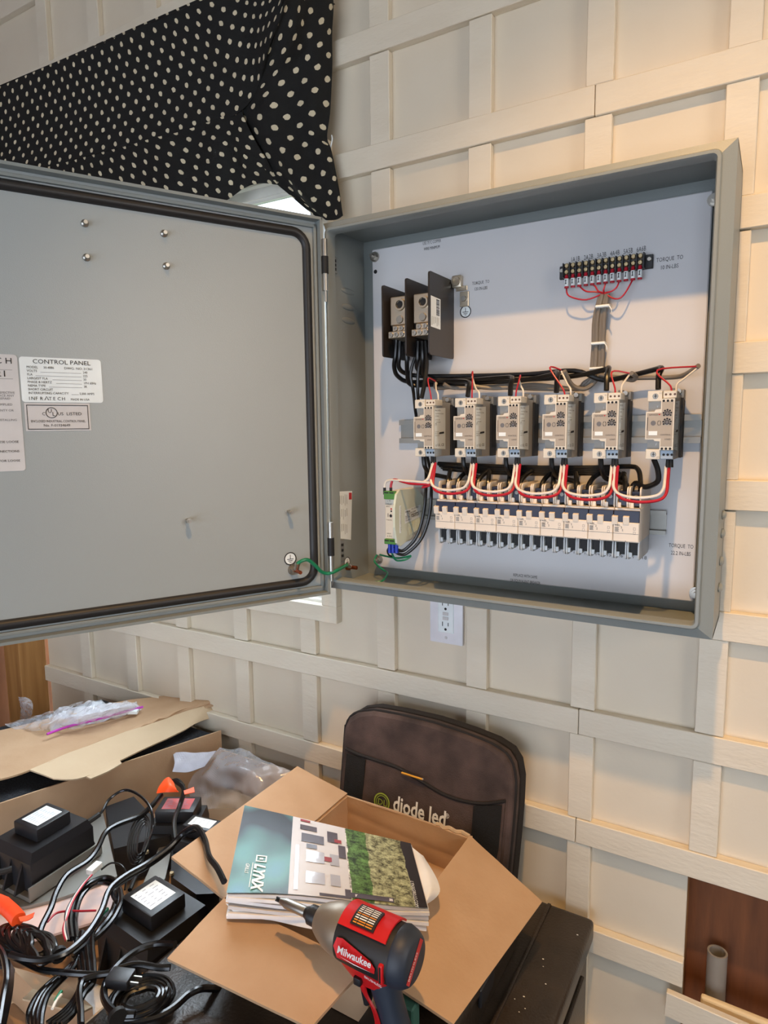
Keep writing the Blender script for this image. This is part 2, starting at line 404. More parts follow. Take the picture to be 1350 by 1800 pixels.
# cavity behind the hole
struct('trim_1', G().box((HX0-.5, .42, HZ0-.5), (HX1+.4, .48, HZ1+.6)), plywood)
struct('trim_2', G().box((HX1-.02, .13, HZ0-.4), (HX1+.18, .42, HZ1+.5)).box((HX0-.19, .13, HZ0-.4), (HX0-.01, .42, HZ1+.5)).box((HX0-.01, .13, HZ0-.2), (HX1, .42, HZ0)), lumber)
# window
g = G().frame(WX0, WX1, WZ0, WZ1, .03, .06, .5)
win = struct('window_1', g, white_trim)
for nm, a, b_ in (('casing', (WX0-.19, -.03, WZ0-.18), (WX1+.19, .07, WZ0)), ('casing', (WX0-.19, -.03, WZ1), (WX1+.19, .07, WZ1+.19)),
                  ('casing', (WX0-.19, -.03, WZ0), (WX0, .07, WZ1)), ('casing', (WX1, -.03, WZ0), (WX1+.19, .07, WZ1))):
    obj(nm, G().box(a, b_, .006, 1), cream_b, win)
g = G().frame(WX0+.03, WX1-.03, WZ0+.03, WZ1-.03, .10, .14, .24)
obj('sash', g, white_trim, win)
obj('sash_bead', G().frame(WX0+.13, WX1-.13, WZ0+.13, WZ1-.13, .035, .16, .22), white_trim, win)
obj('mullion', G().box((-2.34, .14, WZ0+.13), (-2.24, .24, WZ1-.13)), white_trim, win)
for xa, xb in ((WX0+.13, -2.34), (-2.24, WX1-.13)):
    obj('pane', G().box((xa, .185, WZ0+.13), (xb, .195, WZ1-.13)), glass, win)
# outside ground beyond the window
struct('ground', G().box((-40, 1.3, -13), (40, 60, -12.6)), mat('lawn', (96, 120, 70), .9, rgb2=(70, 96, 50), scale=3))
# rough posts at the left end of the wall
g = G().box((-6.18, -.36, -11.35), (-5.79, .04, -3.3), .01, 1)
tag(obj('lumber_post', g, lumber), 'square rough lumber post standing at the left end of the batten wall', 'post')
a0 = at(-18, 1240, y=-.5); b0 = at(12, 1250, y=-.5)
g = G().prism([(-6.56, -.62, -11.35), (-6.27, -.62, -11.35), (-6.22, -.62, -3), (-6.5, -.62, -3)], (0, .12, 0))
tag(obj('lumber_board', g, lumber), 'pale flat board leaning by the square post at far left', 'board')
# loose strips and the conduit at the hole
p0 = at(1172, 1740, y=-.05); p1 = at(1350, 1818, y=-.05)
d = (p1-p0).normalized(); nrm = V(-d.z, 0, d.x)*1.0
c = p0+d*.9-nrm*.11
tag(obj('loose_strip', G().obox(c, d*.9, V(0, .03, 0), nrm*.11, .006, 1), cream_b), 'cream batten strip nailed low across the left side of the wall hole', 'trim strip')
p0 = at(1232, 1748, y=.06); p1 = at(1350, 1795, y=.06); d = (p1-p0).normalized(); nrm = V(-d.z, 0, d.x)
tag(obj('loose_strip', G().obox(p0+d*.6-nrm*.1, d*.6, V(0, .03, 0), nrm*.10, .02, 2), mat('raw_board', (232, 208, 164), .6)), 'pale round-edged board lying inside the wall hole below the pipe', 'trim strip')
t = thing('conduit_pipe', 'short grey plastic pipe end standing up inside the wall hole', 'pipe', (3.18, .36, -9))
g = G()
g.lathe((3.17, .27, -9.2), (0, 0, 1.42), [(0, .078), (1, .078), (1, .062), (.8, .062)], 24, False)
obj('pipe', g, pipe_m, t, True)
g = G().text('SCH 40', .05, (3.14, .188, -8.3), (0, 0, 1), (-1, 0, 0)); obj('lettering', g, ink, t)
# ceiling lamp (the warm spot above the camera)
t = thing('ceiling_lamp', 'round recessed ceiling lamp above the panel', 'lamp', (3.0, -4.55, 3.4))
obj('trim_ring', G().lathe((3.0, -4.55, 3.5), (0, 0, .2), [(0, .42), (1, .42), (1, .34), (0, .34), (0, .42)], 28, False), white_trim, t, True)
obj('bulb', G().lathe((3.0, -4.55, 3.62), (0, 0, .06), [(0, .3), (1, .3)], 24), glow, t)
# ------------------------------------------------------------------ electrical enclosure
EX0, EX1, EZ0, EZ1 = -.083, 3.064, -4.81, -1.61
enc = thing('electrical_enclosure', 'open grey steel wall cabinet with white mounting plate and door swung left', 'cabinet', (1.49, -.35, EZ0))
T = .02
g = G().box((EX0, -.62, EZ0), (EX0+T, -.02, EZ1)).box((EX1-T, -.62, EZ0), (EX1, -.02, EZ1))
g.box((EX0, -.62, EZ0), (EX1, -.02, EZ0+T)).box((EX0, -.62, EZ1-T), (EX1, -.02, EZ1)).box((EX0, -.04, EZ0), (EX1, -.02, EZ1))
obj('cabinet_body', g, grey_box, enc)
def ring(g, a, b):
    """sloping ring between two rectangles (x0,x1,z0,z1,y)"""
    def c(r): return [V(r[0], r[4], r[2]), V(r[1], r[4], r[2]), V(r[1], r[4], r[3]), V(r[0], r[4], r[3])]
    A_, B_ = c(a), c(b); g.add(A_+B_, [(i, (i+1) % 4, (i+1) % 4+4, i+4) for i in range(4)])
g = G(); o_ = (EX0, EX1, EZ0, EZ1, -.655); i_ = (-.03, 2.975, -4.735, -1.695, -.685)
ring(g, o_, i_)
ring(g, (EX0, EX1, EZ0, EZ1, -.62), o_)
obj('front_flange', g, grey_box, enc, flip=False)
def rrect(x0, x1, z0, z1, r, y, n=5):
    out = []
    for cx, cz, a0 in ((x1-r, z1-r, 0), (x0+r, z1-r, 90), (x0+r, z0+r, 180), (x1-r, z0+r, 270)):
        for k in range(n+1):
            a = math.radians(a0+90*k/n); out.append(V(cx+r*math.cos(a), y, cz+r*math.sin(a)))
    return out
def rring(g, loops):
    n = len(loops[0]); vs = [p for l in loops for p in l]
    fs = [(i*n+k, i*n+(k+1) % n, (i+1)*n+(k+1) % n, (i+1)*n+k) for i in range(len(loops)-1) for k in range(n)]
    g.add(vs, fs)
lx0, lx1, lz0, lz1 = -.04, 2.985, -4.745, -1.665
g = G()
rring(g, [rrect(lx0, lx1, lz0, lz1, .05, -.655), rrect(lx0, lx1, lz0, lz1, .05, -.70), rrect(lx0+.008, lx1-.008, lz0+.008, lz1-.008, .045, -.712),
          rrect(lx0+.026, lx1-.026, lz0+.026, lz1-.026, .035, -.712), rrect(lx0+.034, lx1-.034, lz0+.034, lz1-.034, .03, -.70), rrect(lx0+.034, lx1-.034, lz0+.034, lz1-.034, .03, -.60)])
obj('rolled_lip', g, grey_box, enc, True)
obj('mounting_plate', G().box((.075, -.12, -4.695), (2.89, -.10, -1.73), .008, 1), plate_m, enc)
for x, z in ((.11, -1.80), (2.90, -1.80), (.11, -4.62), (2.905, -4.62)):
    g = G().cyl((x, -.03, z), (x, -.125, z), .022).cyl((x, -.122, z), (x, -.135, z), .045, seg=16).cyl((x, -.135, z), (x, -.165, z), .032, seg=6).cyl((x, -.165, z), (x, -.20, z), .015)
    obj('plate_bolt', g, steel, enc, True)
obj('plate_hole', G().cyl((.112, -.1205, -1.93), (.112, -.1225, -1.93), .018, seg=14), blackm, enc)
YP = -.1215
def ptext(lines, px, py, size, lead=1.35, wx=1.0, m=ink, par=enc):
    o = at(px, py, y=YP); g = G()
    for i, s_ in enumerate(lines): g.text(s_, size, (o.x, YP, o.z-i*size*lead), (1, 0, 0), (0, 0, 1), 'CENTER', wx)
    obj('plate_lettering', g, m, par)
ptext(['USE 75°C COPPER', 'WIRE MINIMUM'], 759, 428, .036, wx=.62)
ptext(['TORQUE  TO', '120 IN-LBS'], 845, 499, .036, wx=.72)
ptext(['TORQUE  TO', '10 IN-LBS'], 1177, 458, .042, wx=.72)
ptext(['TORQUE  TO', '22.2 IN-LBS'], 1197, 963, .042, wx=.68)
ptext(['REPLACE WITH SAME', 'OR EQUIVALENT BREAKER'], 923, 1015, .036, wx=.62)
g = G()
for i, s_ in enumerate(['1A', '1B', '2A', '2B', '3A', '3B', '4A', '4B', '5A', '5B', '6A', '6B']):
    xx = 1.915+(i//2)*.105+(i % 2)*.048 if False else 1.885+i*.0505
    q = at(1006+i*11.6+(1 if i % 2 == 0 else -2), 460-i*1.75, y=YP); g.text(s_, .05, q, (1, 0, 0), (0, 0, 1), 'CENTER', .6)
obj('plate_lettering', g, ink, enc)
g = G()
for i in range(18):
    g.text(str(i+1), .04, (1.02+i*.0887, YP, -4.40), (1, 0, 0), (0, 0, 1), 'CENTER')
obj('plate_lettering', g, ink, enc)
def ground_mark(c, xd, yd, nrm, r, par, name='ground_symbol', disc=True):
    c = Vector(c); g = G()
    if disc: obj(name, G().add([c+xd*(r*math.cos(a))+yd*(r*math.sin(a)) for a in [i*math.pi/12 for i in range(24)]], [tuple(range(24))]), label_w, par, label='white disc with black earth symbol')
    c = c+nrm*.001
    n = 28; o = [c+xd*(r*math.cos(2*math.pi*k/n))+yd*(r*math.sin(2*math.pi*k/n)) for k in range(n)]
    i = [c+(q-c)*.84 for q in o]; g.add(o+i, [(k, (k+1) % n, (k+1) % n+n, k+n) for k in range(n)])
    def q(x0, x1, y0, y1): g.poly([c+xd*x0*r+yd*y0*r, c+xd*x1*r+yd*y0*r, c+xd*x1*r+yd*y1*r, c+xd*x0*r+yd*y1*r])
    q(-.05, .05, -.05, .62); q(-.52, .52, -.12, -.02); q(-.36, .36, -.36, -.27); q(-.18, .18, -.58, -.5)
    obj('symbol_print', g, ink, par)
ground_mark((1.012, YP, -2.375), V(1, 0, 0), V(0, 0, 1), V(0, -1, 0), .052, enc)
# ground lug on the plate
t = thing('ground_lug', 'tin-plated ground lug screwed to the plate right of the black barriers', 'lug', (.98, -.14, -2.33))
g = G().box((.925, -.133, -2.16), (1.03, -.12, -2.20), .003, 1).box((.965, -.14, -2.21), (1.045, -.122, -2.335), .003, 1); obj('tang', g, alu, t)
g = G().box((.905, -.175, -2.075), (.99, -.12, -2.175), .01, 2); obj('barrel', g, alu, t, True)
obj('set_screw', G().lathe((.945, -.174, -2.125), (0, -.018, 0), [(0, .04), (1, .038), (1, .02), (.2, .02), (.2, 0)], 16, False), alu, t, True)
obj('lug_screw', G().lathe((1.005, -.135, -2.27), (0, -.025, 0), [(0, .028), (1, .022)], 8), steel, t, True)
# DIN rails
def rail(x0, x1, zc, h=.0925):
    prof = [(-.12, -.068), (-.12, .068), (-.155, .068), (-.155, h), (-.162, h), (-.162, .060), (-.127, .060), (-.127, -.060), (-.162, -.060), (-.162, -h), (-.155, -h), (-.155, -.068)]
    prof = [V(x0, y, zc+z) for y, z in prof]
    g = G().prism(prof, (x1-x0, 0, 0)); obj('din_rail', g, steel_dull, enc)
rail(.37, 2.89, -3.393, .105); rail(.22, 2.68, -4.10, .0925)
# louvres, right side outside and left side inside
g_ = None
for px, py in ((1270, 905), (1268, 938), (1266, 985), (1263, 1033)):
    q = at(px, py, x=EX1); q.y = -.27
    g = G().sphere((EX1+.004, q.y, q.z), 1, (.022, .085, .032), 12, 8); obj('louvre', g, grey_box, enc, True)
for z in (-2.12, -2.26, -2.38):
    g = G().sphere((EX0+T-.002, -.32, z), 1, (.012, .12, .028), 12, 8); obj('louvre', g, grey_box, enc, True)
# stickers and brackets on the inner left side
XL = EX0+T+.002
def lq(px, py): q = at(px, py, x=XL); return V(XL, q.y, q.z)
g = G().poly([lq(594, 864), lq(619, 863), lq(617, 949), lq(593, 946)])
obj('side_sticker', g, label_w, enc, label='white sticker with red logo block on the inner left side')
q = lq(612, 863); b_ = lq(617, 949)
g = G().poly([V(XL+.002, lq(613, 866).y, lq(613, 866).z), V(XL+.002, lq(618, 866).y, lq(618, 866).z), V(XL+.002, lq(618, 878).y, lq(618, 878).z), V(XL+.002, lq(613, 878).y, lq(613, 878).z)])
obj('sticker_logo', g, ink_r, enc)
g = G()
for px in (597, 600, 603, 606, 609):
    a_ = lq(px, 868+random.random()*6)
    for k in range(3):
        a_ = lq(px, 868+k*25+random.random()*4); e_ = lq(px+.8, a_ and 868+k*25+14+random.random()*7); g.poly([V(XL+.002, a_.y, a_.z), V(XL+.002, e_.y, a_.z), V(XL+.002, e_.y, e_.z), V(XL+.002, a_.y, e_.z)])
obj('sticker_print', g, ink_g, enc)
for pc in ((587, 466, 12, 16), (600, 967, 10, 18)):
    a_ = lq(pc[0]-4, pc[1]-pc[3]); b_ = lq(pc[0]+4, pc[1]+pc[3])
    g = G().box((XL, a_.y, b_.z), (XL+.012, b_.y, a_.z), .003, 1); obj('hinge_bracket', g, steel_dull, enc)
    g = G()
    for zz in (.25, .5, .75):
        zc = b_.z+(a_.z-b_.z)*zz; g.box((XL+.012, a_.y+(b_.y-a_.y)*.3, zc-.012), (XL+.016, a_.y+(b_.y-a_.y)*.7, zc+.012))
    obj('bracket_slot', g, blackm, enc)
q = lq(610, 988); ground_mark((XL+.001, q.y, q.z), V(0, 1, 0), V(0, 0, 1), V(1, 0, 0), .05, enc)
obj('ground_stud', G().cyl((XL, q.y, q.z-.045), (XL+.11, q.y, q.z-.045), .018).cyl((XL, q.y, q.z-.045), (XL+.03, q.y, q.z-.045), .035, seg=6), copper, enc, True)
# ---- door
h = V(-.083, -.735, 0); e1 = V(-.46, -.888, 0).normalized(); nd = V(.888, -.46, 0).normalized(); ez = V(0, 0, 1)
DZ0, DZ1, DW = -4.835, -1.60, 3.13
def D(u, z, n=0): return h+e1*u+ez*z+nd*n
def dbox(g, u0, u1, z0, z1, n0, n1, bev=0): return g.obox(D((u0+u1)/2, (z0+z1)/2, (n0+n1)/2), e1*(abs(u1-u0)/2), nd*(abs(n1-n0)/2), ez*(abs(z1-z0)/2), bev)
door = obj('door', dbox(G(), 0, DW, DZ0, DZ1, -.02, 0), door_face_m, enc, label='grey inner face of the swung-open door')
g = G()
for a_ in ((0, DW, DZ1-.022, DZ1), (0, DW, DZ0, DZ0+.022), (0, .022, DZ0, DZ1), (DW-.022, DW, DZ0, DZ1)): dbox(g, *a_, -.02, .085)
obj('door_return', g, grey_box, door)
g = G()
for a_ in ((.03, DW-.03, DZ1-.075, DZ1-.05), (.03, DW-.03, DZ0+.05, DZ0+.075), (.03, .055, DZ0+.05, DZ1-.05)): dbox(g, *a_, 0, .03, .005)
obj('gasket_channel', g, grey_box, door)
gi = .125
def drr(u0, u1, z0, z1, r, n, k_=6):
    return [D(p.x, p.z, n) for p in rrect(u0, u1, z0, z1, r, 0, k_)]
g = G(); pts = drr(gi-.01, DW-gi, DZ0+gi, DZ1-gi, .13, .02, 6)
loops = []
n = len(pts); cen = D(DW/2, (DZ0+DZ1)/2, .02)
for a in range(9):
    ang = math.pi*a/8; off = math.cos(ang)*.038; up = math.sin(ang)*.038
    loops.append(drr(gi-.01-off, DW-gi+off, DZ0+gi-off, DZ1-gi+off, .13+off, up))
rring(g, loops); obj('gasket', g, gasket_m, door, True, label='black rubber gasket')
def dpt(px, py, n=0):
    q = at(px, py, pl=(D(0, 0, n), nd)); return ((q-h).dot(e1), q.z)
for px, py in ((149, 393), (288, 411), (152, 453), (292, 468)):
    u, z = dpt(px, py); g = G().lathe(D(u, z), nd*.05, [(0, .026), (.3, .026), (.5, .016), (1, .014)], 12); obj('door_stud', g, steel, door, True)
for px, py in ((506, 899), (328, 914)):
    u, z = dpt(px, py); g = G().cyl(D(u, z), D(u, z, .09), .012).cyl(D(u, z, .05), D(u, z, .08), .022, seg=6); obj('door_stud', g, steel, door, True)
u, z = dpt(515, 1001)
obj('ground_stud', G().cyl(D(u, z), D(u, z, .16), .016), copper, door, True, label='copper-coloured threaded ground stud')
obj('ground_nut', G().cyl(D(u, z), D(u, z, .012), .05, seg=16).cyl(D(u, z, .012), D(u, z, .06), .035, seg=6), steel, door, True)
GS = D(u, z, .06)
u, z = dpt(510, 982); ground_mark(D(u, z, .003), -e1, ez, nd, .058, door)
# labels
def dlabel(u0, u1, z0, z1, m, r=.02, name='label', n=.003, lab=None):
    return obj(name, G().add(drr(u0, u1, z0, z1, r, n, 3), [tuple(range(16))]), m, door, label=lab)
def dtext(items, m=ink):
    g = G()
    for s_, u, z, size, al, wx in items: g.text(s_, size, D(u, z, .0055), -e1, ez, al, wx)
    obj('label_lettering', g, m, door)
def dline(us, m=ink):
    g = G()
    for u0, u1, z, t_ in us: g.poly([D(u0, z, .0055), D(u1, z, .0055), D(u1, z+t_, .0055), D(u0, z+t_, .0055)])
    obj('label_rule', g, m, door)
U0, U1 = 2.315, 1.79          # left and right edge of the control panel label, seen from the room
dlabel(U1, U0, -3.155, -2.845, label_w, lab='white printed rating label headed CONTROL PANEL')
def lx(f): return U0+(U1-U0)*f
rows = ['MODEL', 'VOLTS', 'FLA', 'LARGEST FLA', 'PHASE & HERTZ', 'NEMA TYPE', 'SHORT CIRCUIT', 'INTERRUPTING CAPACITY']
vals = {0: ('30-4086', .28), 1: ('240', .76), 2: ('225', .76), 3: ('30', .76), 4: ('1PH 60Hz', .76), 5: ('3R', .76), 7: ('5,000 AMPS', .70)}
it = [('CONTROL PANEL', lx(.51), -2.888, .042, 'CENTER', 1.1)]
for i, s_ in enumerate(rows):
    z = -2.922-i*.0253; it.append((s_, lx(.08), z, .0225, 'LEFT', .95))
    if i in vals: it.append((vals[i][0], lx(vals[i][1]), z, .0225, 'LEFT', .9))
it.append(('DWG. NO.', lx(.53), -2.922, .023, 'LEFT', 1.1)); it.append(('31361', lx(.77), -2.922, .023, 'LEFT', 1.1))
it.append(('MADE IN USA', lx(.585), -3.14, .0215, 'LEFT', .95))
dtext(it)
g = G(); xx = lx(.08)
for i, ch in enumerate('INFRATECH'):
    if ch == 'A':
        o = D(xx, -3.14, .0055); g.poly([o, o-e1*.005, o-e1*.0165+ez*.026, o-e1*.0135+ez*.026]); g.poly([o-e1*.03, o-e1*.025, o-e1*.0135+ez*.026, o-e1*.0165+ez*.026])
    else: g.text(ch, .033, D(xx, -3.14, .0055), -e1, ez)
    xx -= .014 if ch == 'I' else .0275
obj('label_lettering', g, ink, door)
dline([(lx(a_), lx(b_), -2.923-i*.0253, .0022) for i, a_, b_ in ((1, .24, .74), (2, .18, .74), (3, .38, .74), (4, .42, .74), (5, .33, .74), (7, .60, .69))], ink_g)
U0, U1 = 2.305, 1.885
dlabel(U1, U0, -3.355, -3.16, label_g, .003, lab='silver certification label with black border')
dline([(lx(.03), lx(.97), -3.345, .005), (lx(.03), lx(.97), -3.178, .005)])
g = G()
for a_ in (.03, .96):
    g.poly([D(lx(a_), -3.345, .0055), D(lx(a_+.01), -3.345, .0055), D(lx(a_+.01), -3.173, .0055), D(lx(a_), -3.173, .0055)])
c0 = D(lx(.40), -3.228, .0055); n = 26
o = [c0-e1*(.038*math.cos(2*math.pi*k/n))+ez*(.038*math.sin(2*math.pi*k/n)) for k in range(n)]; i2 = [c0+(q-c0)*.88 for q in o]
g.add(o+i2, [(k, (k+1) % n, (k+1) % n+n, k+n) for k in range(n)]); obj('label_border', g, ink, door)
dtext([('C', lx(.28), -3.245, .03, 'CENTER', 1), ('U', lx(.375), -3.228, .04, 'CENTER', 1), ('L', lx(.43), -3.25, .04, 'CENTER', 1), ('US  LISTED', lx(.49), -3.245, .03, 'LEFT', 1.1),
       ('ENCLOSED INDUSTRIAL CONTROL PANEL', lx(.5), -3.295, .0235, 'CENTER', .78), ('No. F-01934649', lx(.47), -3.325, .026, 'CENTER', 1)])
dlabel(2.325, 2.99, -3.63, -2.835, label_g, .02, lab='large silver warranty label at the left edge of the door')
dtext([('I N F R A T E C H', 2.355, -2.897, .056, 'RIGHT', 1.1), ('9/21', 2.39, -2.985, .06, 'RIGHT', 1.2)])
dtext([(s_, 2.345+j, z, .021, 'RIGHT', 1.05) for s_, j, z in (('IF FOUND TO BE DEFECTIVE', .01, -3.10), ('WE WILL REPAIR OR REPLACE ANY', .015, -3.12), ('PART RETURNED PREPAID', .04, -3.14), ('NO OTHER WARRANTY EXPRESSED OR IMPLIED', .03, -3.18),
    ('MERCHANTABILITY WARRANTY OR', .025, -3.22), ('BEFORE INSTALLING', .01, -3.285))], ink_g)
dtext([(s_, 2.355, z, .022, 'RIGHT', 1.1) for s_, z in (('CHECK THESE LOOSE', -3.435), ('WIRE CONNECTIONS', -3.50), ('INSPECTED FOR LOOSE', -3.565))])
dline([(2.36, 2.9, -2.94, .002), (2.36, 2.9, -3.0, .002)], ink_g)
# hinges
for z0, z1 in ((-2.20, -1.78), (-4.62, -4.18)):
    hx = D(-.006, 0, .105)
    g = G().cyl(hx+ez*z0, hx+ez*z1, .024)
    hg = obj('hinge', g, steel, enc, True)
    obj('hinge_sleeve', G().cyl(hx+ez*(z0+.14), hx+ez*(z1-.14), .03), blackm, hg, True)
    obj('hinge_pin', G().cyl(hx+ez*(z0-.09), hx+ez*z0, .013), steel, hg, True)
# green bonding wire, door to box
q = lq(606, 994); P = [GS, GS+V(.03, -.03, .05), at(540, 984, x=GS.x+.1), at(556, 1000, x=GS.x+.14), at(572, 1007, x=-.14), at(590, 1003, x=-.10), V(XL+.08, q.y, q.z)]
P = [GS, at(524, 990, y=GS.y-.02), at(540, 984, y=-1.0), at(555, 995, y=-.92), at(565, 1005, y=-.86), at(577, 1008, y=-.80), at(592, 1003, y=-.74), V(XL+.06, q.y-.05, q.z+.02), V(XL+.06, q.y, q.z)]
t = thing('bonding_wire', 'green ground wire looping from the door stud to the cabinet side', 'wire', P[0])
obj('wire', G().tube(P, .016), wireg, t, True)
obj('ring_terminal', G().cyl(P[0]+(P[1]-P[0])*.2, P[1], .022), steel, t, True)
obj('ring_terminal', G().cyl(P[-2], P[-1], .022), steel, t, True)
# ------------------------------------------------------------------ power distribution block
t = thing('power_distribution_block', 'two-pole power block between three black barrier plates, upper left of plate', 'power block', (.67, -.3, -2.77))
for x, zt, zb in ((.452, -2.17, -2.76), (.675, -2.14, -2.765), (.888, -2.11, -2.77)):
    g = G(); pr = [V(x, p.x, p.z) for p in rrect(-.59, -.12, zb, zt, .025, 0, 4)]
    g.prism(pr, (.014, 0, 0)); obj('barrier', g, barrier_m, t, True)
for x0, x1 in ((.47, .672), (.692, .885)):
    obj('base', G().box((x0, -.28, -2.62), (x1, -.12, -2.28), .004, 1), blackm, t)
    obj('base', G().box((x0, -.46, -2.605), (x0+.024, -.12, -2.27), .004, 1), barrier_m, t)
    ob = obj('lug_block', G().box((x0+.026, -.52, -2.50), (x1-.004, -.27, -2.265), .006, 1), alu, t)
    xm = (x0+x1)/2+.022
    obj('wire_screw', G().lathe((xm, -.52, -2.335), (0, -.02, 0), [(0, .052), (1, .048), (1, .034), (.1, .034)], 20, False), alu, ob, True)
    obj('screw_socket', G().cyl((xm, -.521, -2.335), (xm, -.523, -2.335), .034, seg=6), blackm, ob)
    obj('wire_screw', G().lathe((xm-.005, -.52, -2.455), (0, -.012, 0), [(0, .034), (1, .03)], 16), steel_dull, ob, True)
    ob = obj('tap_block', G().box((x0+.055, -.535, -2.553), (x1-.004, -.27, -2.505), .004, 1).box((x0+.03, -.565, -2.61), (x1-.004, -.27, -2.555), .004, 1), alu, t)
    for k in range(2): obj('tap_screw', G().lathe((x0+.09+k*.055, -.535, -2.53), (0, -.012, 0), [(0, .022), (1, .019), (1, .01), (.3, .008)], 12), steel, ob, True)
    for k in range(3): obj('tap_screw', G().lathe((x0+.06+k*.052, -.565, -2.583), (0, -.012, 0), [(0, .022), (1, .019), (1, .01), (.3, .008)], 12), steel, ob, True)
X_ = .9035
g = G().poly([V(X_, -.57, -2.545), V(X_, -.39, -2.55), V(X_, -.39, -2.305), V(X_, -.57, -2.30)]); obj('barcode_label', g, label_w, t, label='white barcode sticker')
g = G(); z = -2.315
while z > -2.44:
    w_ = random.choice((.002, .004, .007)); g.poly([V(X_+.001, -.47, z), V(X_+.001, -.41, z), V(X_+.001, -.41, z-w_), V(X_+.001, -.47, z-w_)]); z -= w_+random.choice((.003, .005))
for k in range(5): g.poly([V(X_+.001, -.55+k*.03, -2.46), V(X_+.001, -.545+k*.03, -2.46), V(X_+.001, -.545+k*.03, -2.53+.01*(k % 3)), V(X_+.001, -.55+k*.03, -2.53+.01*(k % 3))])
obj('barcode', g, ink, t)
# ------------------------------------------------------------------ terminal strip
t = thing('terminal_strip', 'black twelve-pole screw terminal strip below the 1A to 6B marks', 'terminal strip', (2.17, -.14, -2.2))
tx0, tx1 = 1.87, 2.46
g = G().box((1.825, -.15, -2.215), (2.515, -.122, -2.115), .004, 1).box((tx0, -.19, -2.215), (tx1, -.12, -2.112), .004, 1)
for i in range(13): xx = tx0+i*(tx1-tx0)/12; g.box((xx-.004, -.215, -2.215), (xx+.004, -.15, -2.108))
obj('base', g, blackp, t)
for x in (1.845, 2.49): obj('mount_screw', G().lathe((x, -.15, -2.15), (0, -.014, 0), [(0, .018), (1, .014)], 10), steel, t, True)
g0 = None
for i in range(12):
    xx = tx0+(i+.5)*(tx1-tx0)/12
    for z in (-2.128, -2.175): obj('terminal_screw', G().lathe((xx, -.19, z), (0, -.018, 0), [(0, .021), (.6, .020), (1, .013), (1, .006), (.7, .005)], 10), brass, t, True)
for i in range(12):
    xx = tx0+(i+.5)*(tx1-tx0)/12
    tt = thing('wire_marker', 'white wire marker sleeve with red ends, number %s from the left under the terminal strip' % ('one two three four five six seven eight nine ten eleven twelve'.split()[i]), 'wire marker', (xx, -.2, -2.3), 'numbered wire markers under the terminal strip')
    obj('sleeve', G().cyl((xx, -.20, -2.225), (xx, -.19, -2.282), .016, seg=10), label_w, tt, True)
    obj('crimp', G().cyl((xx, -.195, -2.20), (xx, -.20, -2.225), .014, seg=10).cyl((xx, -.19, -2.282), (xx, -.19, -2.295), .017, seg=10), wirer, tt, True)
    obj('sleeve_print', G().box((xx-.006, -.2165, -2.235), (xx+.006, -.214, -2.24)).box((xx-.003, -.2165, -2.24), (xx+.002, -.214, -2.262)).box((xx-.007, -.2155, -2.262), (xx+.005, -.213, -2.267)), ink, tt)
def wire(name, pts, r, m, lab, cat='wire', group=None, seg=8, sub=5):
    """pts: (px, py, depth y) or 3D vectors"""
    P = [p if isinstance(p, Vector) else at(p[0], p[1], y=p[2]) for p in pts]
    return tag(obj(name, G().tube(P, r, seg, sub=sub), m, None, True), lab, cat, group)
top = at(1062, 515, y=-.20)
def mk(i): return V(tx0+(i+.5)*(tx1-tx0)/12, -.19, -2.29)
sag = {0: (1000, 520, 1030, 527), 2: (1030, 512, 1045, 513), 4: (1046, 503, 1052, 512), 6: (1063, 503, 1061, 510), 8: (1084, 505, 1075, 512), 10: (1095, 520, 1080, 525)}
for i in range(0, 12, 2):
    s_ = sag[i]; wire('thin_wire', [mk(i), at(s_[0], s_[1], y=-.22), at(s_[2], s_[3], y=-.22), top], .006, wirer, 'thin red wire from marker %s of the terminal strip to the grey cable bundle' % ('one', 'three', 'five', 'seven', 'nine', 'eleven')[i//2], group='thin red wires under the terminal strip')
# grey cable bundle
off = [(-.055, 0), (-.02, -.02), (.015, 0), (.05, -.01), (-.03, .03), (.03, .03)]
ends = [(790, 690), (860, 690), (940, 694), (1010, 690), (1085, 675), (1225, 644)]
tops = [at(1062, 518, y=-.19), at(1054, 560, y=-.19), at(1052, 610, y=-.19), at(1049, 652, y=-.20)]
for i, (ox, oy) in enumerate(off):
    P = [p+V(ox*(.5 if k == 0 else .68), oy*.8, 0) for k, p in enumerate(tops)]
    if i < 3:
        P += [at(1040-i*6, 672, y=-.22), at(1015-i*8, 684, y=-.22), at((940, 900, 850)[i], 676+i*2, y=-.22), at((905, 860, 800)[i], 680, y=-.23), at((860, 800, 768)[i], 682, y=-.28), at((818, 780, 766)[i], 676-i, y=-.34)][:(6, 6, 6)[i]]
    elif i == 3: P += [at(1042, 675, y=-.25), at(1025, 684, y=-.28), at(1005, 676, y=-.32), at(992, 652, y=-.42)]
    elif i == 4: P += [at(1060, 660, y=-.24), at(1090, 664, y=-.26), at(1112, 668, y=-.28), at(1118, 662, y=-.36), at(1110, 656, y=-.44)]
    else: P += [at(1080, 664, y=-.22), at(1140, 664, y=-.2), at(1185, 663, y=-.22), at(1205, 658, y=-.3), at(1228, 643, y=-.42)]
    wire('grey_cable', P, .017, greyc, 'grey control cable %s dropping from the terminal strip behind the controllers' % ('ending over the first controller', 'ending over the second controller', 'ending over the third controller', 'ending over the fourth controller', 'ending over the fifth controller', 'ending over the sixth controller')[(2, 1, 0, 3, 4, 5)[i]], 'cable', 'grey control cables in the bundle')
